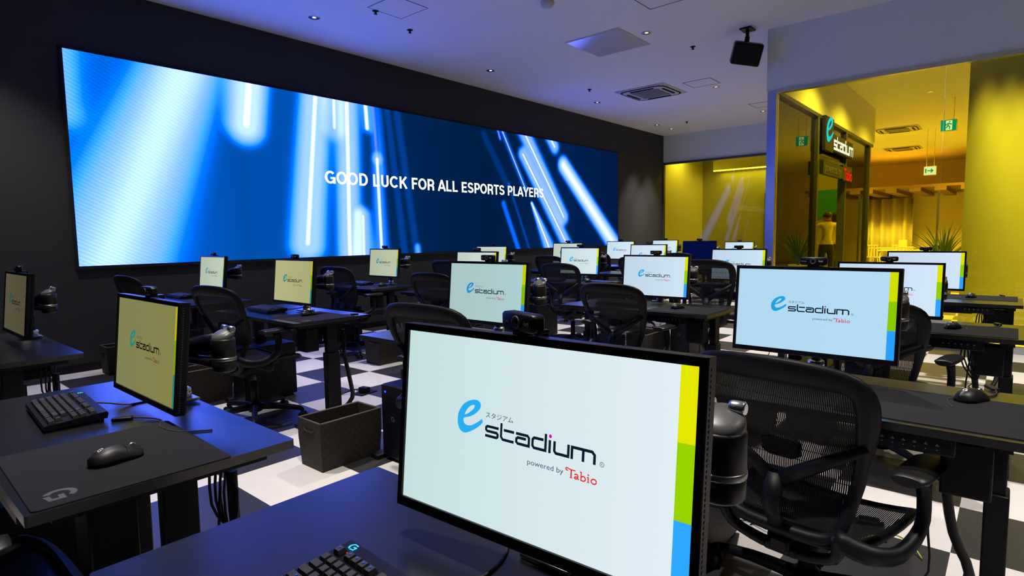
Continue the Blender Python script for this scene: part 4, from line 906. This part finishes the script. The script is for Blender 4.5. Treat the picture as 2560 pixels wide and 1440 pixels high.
#        row col  monitor x, y, z      yaw  desk y  picture
ST = [(0, 0, .684, .568, .945, 2.4, .54, 'm00'), (0, 1, .648, 2.139, .921, 0, 2.08, 'm01'), (0, 2, .633, 4.06, .950, 0, 4.10, 'm02'),
      (1, 0, 2.376, .572, .971, -.8, .54, 'm10'), (1, 1, 2.28, 2.147, .969, .7, 2.225, 'm11'), (1, 2, 2.248, 4.093, .958, 0, 4.14, 'm12'), (1, 3, 2.45, 6.01, .955, 0, 5.93, 'm13'),
      (2, 0, 4.264, .593, .907, 0, .54, 'm20'), (2, 1, 4.213, 2.145, .939, 0, 2.14, 'm21'), (2, 2, 4.263, 4.146, .958, 0, 4.16, 'm22'), (2, 3, 4.217, 5.598, .984, -1.1, 5.85, 'm23'),
      (3, 0, 6.208, .595, .92, 0, .54, 'm30'), (3, 1, 6.148, 2.188, .939, 0, 2.16, 'm31'), (3, 2, 5.929, 4.015, .959, 0, 4.1, 'm32'), (3, 3, 5.908, 5.453, .977, 0, 5.75, 'm33'),
      (4, 2, 7.62, 3.985, .962, 0, 4.08, 'far'), (4, 3, 7.6, 5.375, .99, 0, 5.6, 'm33'), (5, 2, 9.307, 3.948, .985, 0, 4.05, 'off'), (5, 3, 9.335, 5.434, .99, 0, 5.6, 'far'),
      (6, 2, 11.552, 4.093, .936, 0, 4.05, 'far'), (6, 3, 11.273, 5.51, .983, 0, 5.6, 'far')]
P_ = dict(desk=make_desk(), mon=make_monitor(), cam=make_webcam(), arm=make_arm(), kb=make_keyboard(False), kbs=make_keyboard(True), mouse=make_mouse(), pad=make_pad(), bask=make_basket(), pc=make_pc(), chair=make_chair(), dong=make_dongle(), sock=make_socket())
took = set()
def place(k, loc, rz, label, cat, group, skip=()):
    if k in took or skip: o = dup(P_[k], loc, rz, skip)
    else: took.add(k); o = P_[k]; o.location = loc; o.rotation_euler = (0, 0, rz)
    return tag(o, label, cat, group)
def shift(o, names, dz):
    for c in o.children:
        if c.name.split('.')[0] in names: c.location.z += dz
def shift_not(o, names, dz):
    for c in o.children:
        if c.name.split('.')[0] not in names: c.location.z += dz
PIC = {'m00': 'bright white logo page', 'm01': 'dim olive logo page', 'm02': 'very dim brown logo page', 'm10': 'pale blue logo page', 'm11': 'pale teal logo page', 'm12': 'yellowish logo page', 'm13': 'pale logo page', 'off': 'switched-off screen painted glowing navy'}
CHAIR = {(0, 1): (.10, 1.86, .0, 0), (1, 0): (2.06, .485, -.16, -.10), (1, 1): (1.97, 2.02, .08, .02), (1, 2): (1.88, 4.02, .16, .02), (1, 3): (1.95, 5.95, .1, .02), (2, 0): (3.73, .52, -.15, -.04), (2, 1): (3.74, 2.10, -.02, -.02), (2, 2): (3.74, 3.98, .1, .0), (2, 3): (3.76, 5.52, .12, .02),
         (3, 0): (5.25, .72, 0, -.02), (3, 1): (5.36, 2.10, 0, .08), (3, 2): (5.52, 3.83, 0, .01), (3, 3): (5.4, 5.55, 0, .02), (4, 2): (7.25, 3.85, 0, .02), (4, 3): (7.2, 5.25, 0, .02), (5, 2): (8.8, 3.95, 0, .02), (5, 3): (8.75, 5.4, 0, .02)}
KB = {(0, 0): (.462, .665, -.05), (0, 1): (.455, 2.275, -.06), (1, 2): (2.17, 4.36, -.05), (1, 3): (2.22, 6.18, 0), (2, 1): (4.0, 2.32, 0), (2, 3): (4.12, 5.93, -.1), (3, 1): (5.95, 2.4, 0), (3, 2): (5.72, 4.3, 0), (2, 2): (3.98, 4.35, 0), (1, 1): (2.12, 2.42, 0)}
MOUSE = {(0, 1): (.43, 1.68, .12), (1, 0): (2.34, .085, -.5), (1, 2): (2.22, 3.84, .1), (2, 0): (4.02, .245, -.3), (2, 1): (4.02, 1.86, -.3), (2, 3): (4.10, 5.47, .2), (3, 0): (5.93, .255, -.2), (3, 2): (5.75, 3.77, .2), (1, 3): (2.22, 5.72, .1)}
PAD = {(0, 1): (.432, 1.715), (1, 0): (2.17, .175), (1, 2): (2.20, 3.76), (2, 0): (4.00, .20), (2, 1): (4.0, 1.78), (2, 3): (4.0, 5.50), (3, 0): (5.98, .2), (3, 2): (5.72, 3.74), (1, 3): (2.24, 5.6)}
DONG = {(0, 1): (.575, 2.05, -2.09), (1, 0): (2.53, .03, 2.0), (1, 2): (2.42, 3.62, 1.2), (2, 0): (4.30, .05, 1.9), (3, 0): (6.2, .06, 1.9)}
for (rw, cl, mx, my, mz, yaw, dy, pk) in ST:
    where = '%s, %s' % (ROWN[rw], COLN[cl]); key = (rw, cl)
    fx = (.215, 1.94, 3.78, 5.5, 7.2, 8.9, 11.0)[rw] + (.025 if key == (0, 0) else 0)
    place('desk', (fx, dy, 0), 0, 'black standing desk, %s' % where, 'desk', 'black standing desks')
    # monitor
    o = place('mon', (mx, my, mz), 0, None, None, None)
    o.rotation_euler = (0, TILT, math.radians(yaw)); tag(o, 'slim black monitor with %s, %s' % (PIC.get(pk, 'white logo page'), where), 'monitor', 'gaming monitors')
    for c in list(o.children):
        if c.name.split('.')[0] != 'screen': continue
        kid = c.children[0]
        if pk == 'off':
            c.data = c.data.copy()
            for i in range(4): c.data.materials[i] = bpy.data.materials.get('screen_off_glow') or emit('screen_off_glow', (.001, .004, .05), 1)  # this monitor is off; its navy sheen is painted as faint emission
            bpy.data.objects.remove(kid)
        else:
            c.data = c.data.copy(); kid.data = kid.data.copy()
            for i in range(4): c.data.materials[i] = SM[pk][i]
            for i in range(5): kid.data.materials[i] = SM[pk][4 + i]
    top = SH / 2 + .0135; th = TILT
    place('cam', (mx + math.sin(th) * top + .008, my + (.02 if key == (0, 0) else 0), mz + math.cos(th) * top + .002), -.28 if key == (0, 0) else 0, 'black webcam clipped on the monitor, %s' % where, 'webcam', 'webcams on the monitors')
    ax, ay = mx + .012, my + (.24 if key == (0, 2) else 0)
    a_ = place('arm', (ax, ay, mz), 0, 'black jointed monitor arm with grey cap, %s' % where, 'monitor arm', 'monitor arms')
    shift(a_, ('clamp', 'base_collar', 'pole'), .95 - mz)
    if key in KB:
        x, y, a = KB[key]; sp = key in ((0, 0), (0, 1))
        k_ = place('kbs' if sp else 'kb', (x, y, ZT), a, 'compact black keyboard with cyan maker mark, %s' % where if sp else 'compact black keyboard, %s' % where, 'keyboard', 'compact keyboards')
    if key in PAD: pd_ = place('pad', (PAD[key][0], PAD[key][1], ZT), -.02 if rw == 0 else 0, 'black cloth mouse mat, %s' % where, 'mouse mat', 'mouse mats')
    if key in PAD and (cl == 0 or key == (2, 1)): bpy.data.objects.remove(pd_.children[0].children[0])
    if key in MOUSE: place('mouse', (MOUSE[key][0], MOUSE[key][1], ZT + .003), MOUSE[key][2], 'black wireless mouse with pale wheel, %s' % where, 'mouse', 'wireless mice')
    if key in DONG: place('dong', (DONG[key][0], DONG[key][1], ZT), DONG[key][2], 'black mouse receiver on its cable, %s' % where, 'cable', 'mouse receivers')
    if key in CHAIR:
        x, y, a, dz = CHAIR[key]; c_ = place('chair', (x, y, 0), a, 'black mesh office chair, %s' % where, 'chair', 'black mesh office chairs')
        shift_not(c_, ('base_hub', 'base_leg', 'column'), dz)
        if key == (1, 0): c_.scale = (1.06, 1.06, 1.06)
    if rw < 5:
        place('pc', (fx + .07, dy + .393, 0), 0, 'black computer tower with blue power light, %s' % where, 'computer', 'computer towers')
        place('sock', (fx + .85, dy - .12, 0), .2, 'black floor socket with plugs, %s' % where, 'socket', 'floor sockets') if rw < 3 else None
    if rw < 4 and rw > 0:
        place('bask', (fx - .09, dy + .685 + (.03 if cl == 2 else 0), 0), 0, 'brown woven storage basket, %s' % where, 'basket', 'woven baskets')
for k in P_:
    if k not in took: print('unused', k)

t = tag(empty('cable_holder', (.60, .30, ZT), .9), 'light grey plastic bar lying on the front row desk under the big monitor', 'holder')
m = MB(); m.loft([[(x, y * wd, z) for y, z in ((-.012, 0), (.012, 0), (.012, .012), (.008, .016), (-.008, .016), (-.012, .012))] for x, wd in ((-.075, .35), (-.065, .8), (-.03, 1), (.02, 1.05), (.05, 1.1))]); m.build('bar', 'bar_grey', t)
MB().box(.05, .062, -.010, .010, 0, .010).box(.062, .085, -.014, .014, 0, .018, .003).build('end_clip', 'cap', t)
t = tag(empty('monitor_cable', (.55, .42, ZT)), 'grey cable running over the front row desk beneath the big monitor', 'cable')
m = MB(); m.tube([(-.03, .24, .004), (0, .20, .004), (.05, .12, .006), (.10, .06, .006), (.16, .02, .004)], .0035, 7); m.build('cable_sheath', 'cap', t)

t = tag(empty('floor_cables', (2.62, .62, 0)), 'loose thin cables and a yellow green wire on the tiles behind the big office chair', 'cable')
m = MB(); rnd = random.Random(11)
for i in range(5): m.tube([(rnd.uniform(-.12, .12), rnd.uniform(-.05, .35), .004 + .006 * (k % 2)) for k in range(6)], .0025, 5)
m.tube([(-.05, -.30, .004), (.0, -.24, .006), (.06, -.1, .004), (.0, .05, .005)], .006, 6); m.build('black_cable', 'rubber', t)
m = MB(); m.tube([(.0, -.16, .006), (.02, -.24, .05), (.06, -.30, .06), (.08, -.36, .03), (.03, -.40, .006)], .003, 6); m.tube([(-.06, -.10, .006), (-.02, -.18, .014), (.05, -.22, .012), (.10, -.26, .006)], .003, 6); m.build('yellow_wire', 'wire_yellow', t)
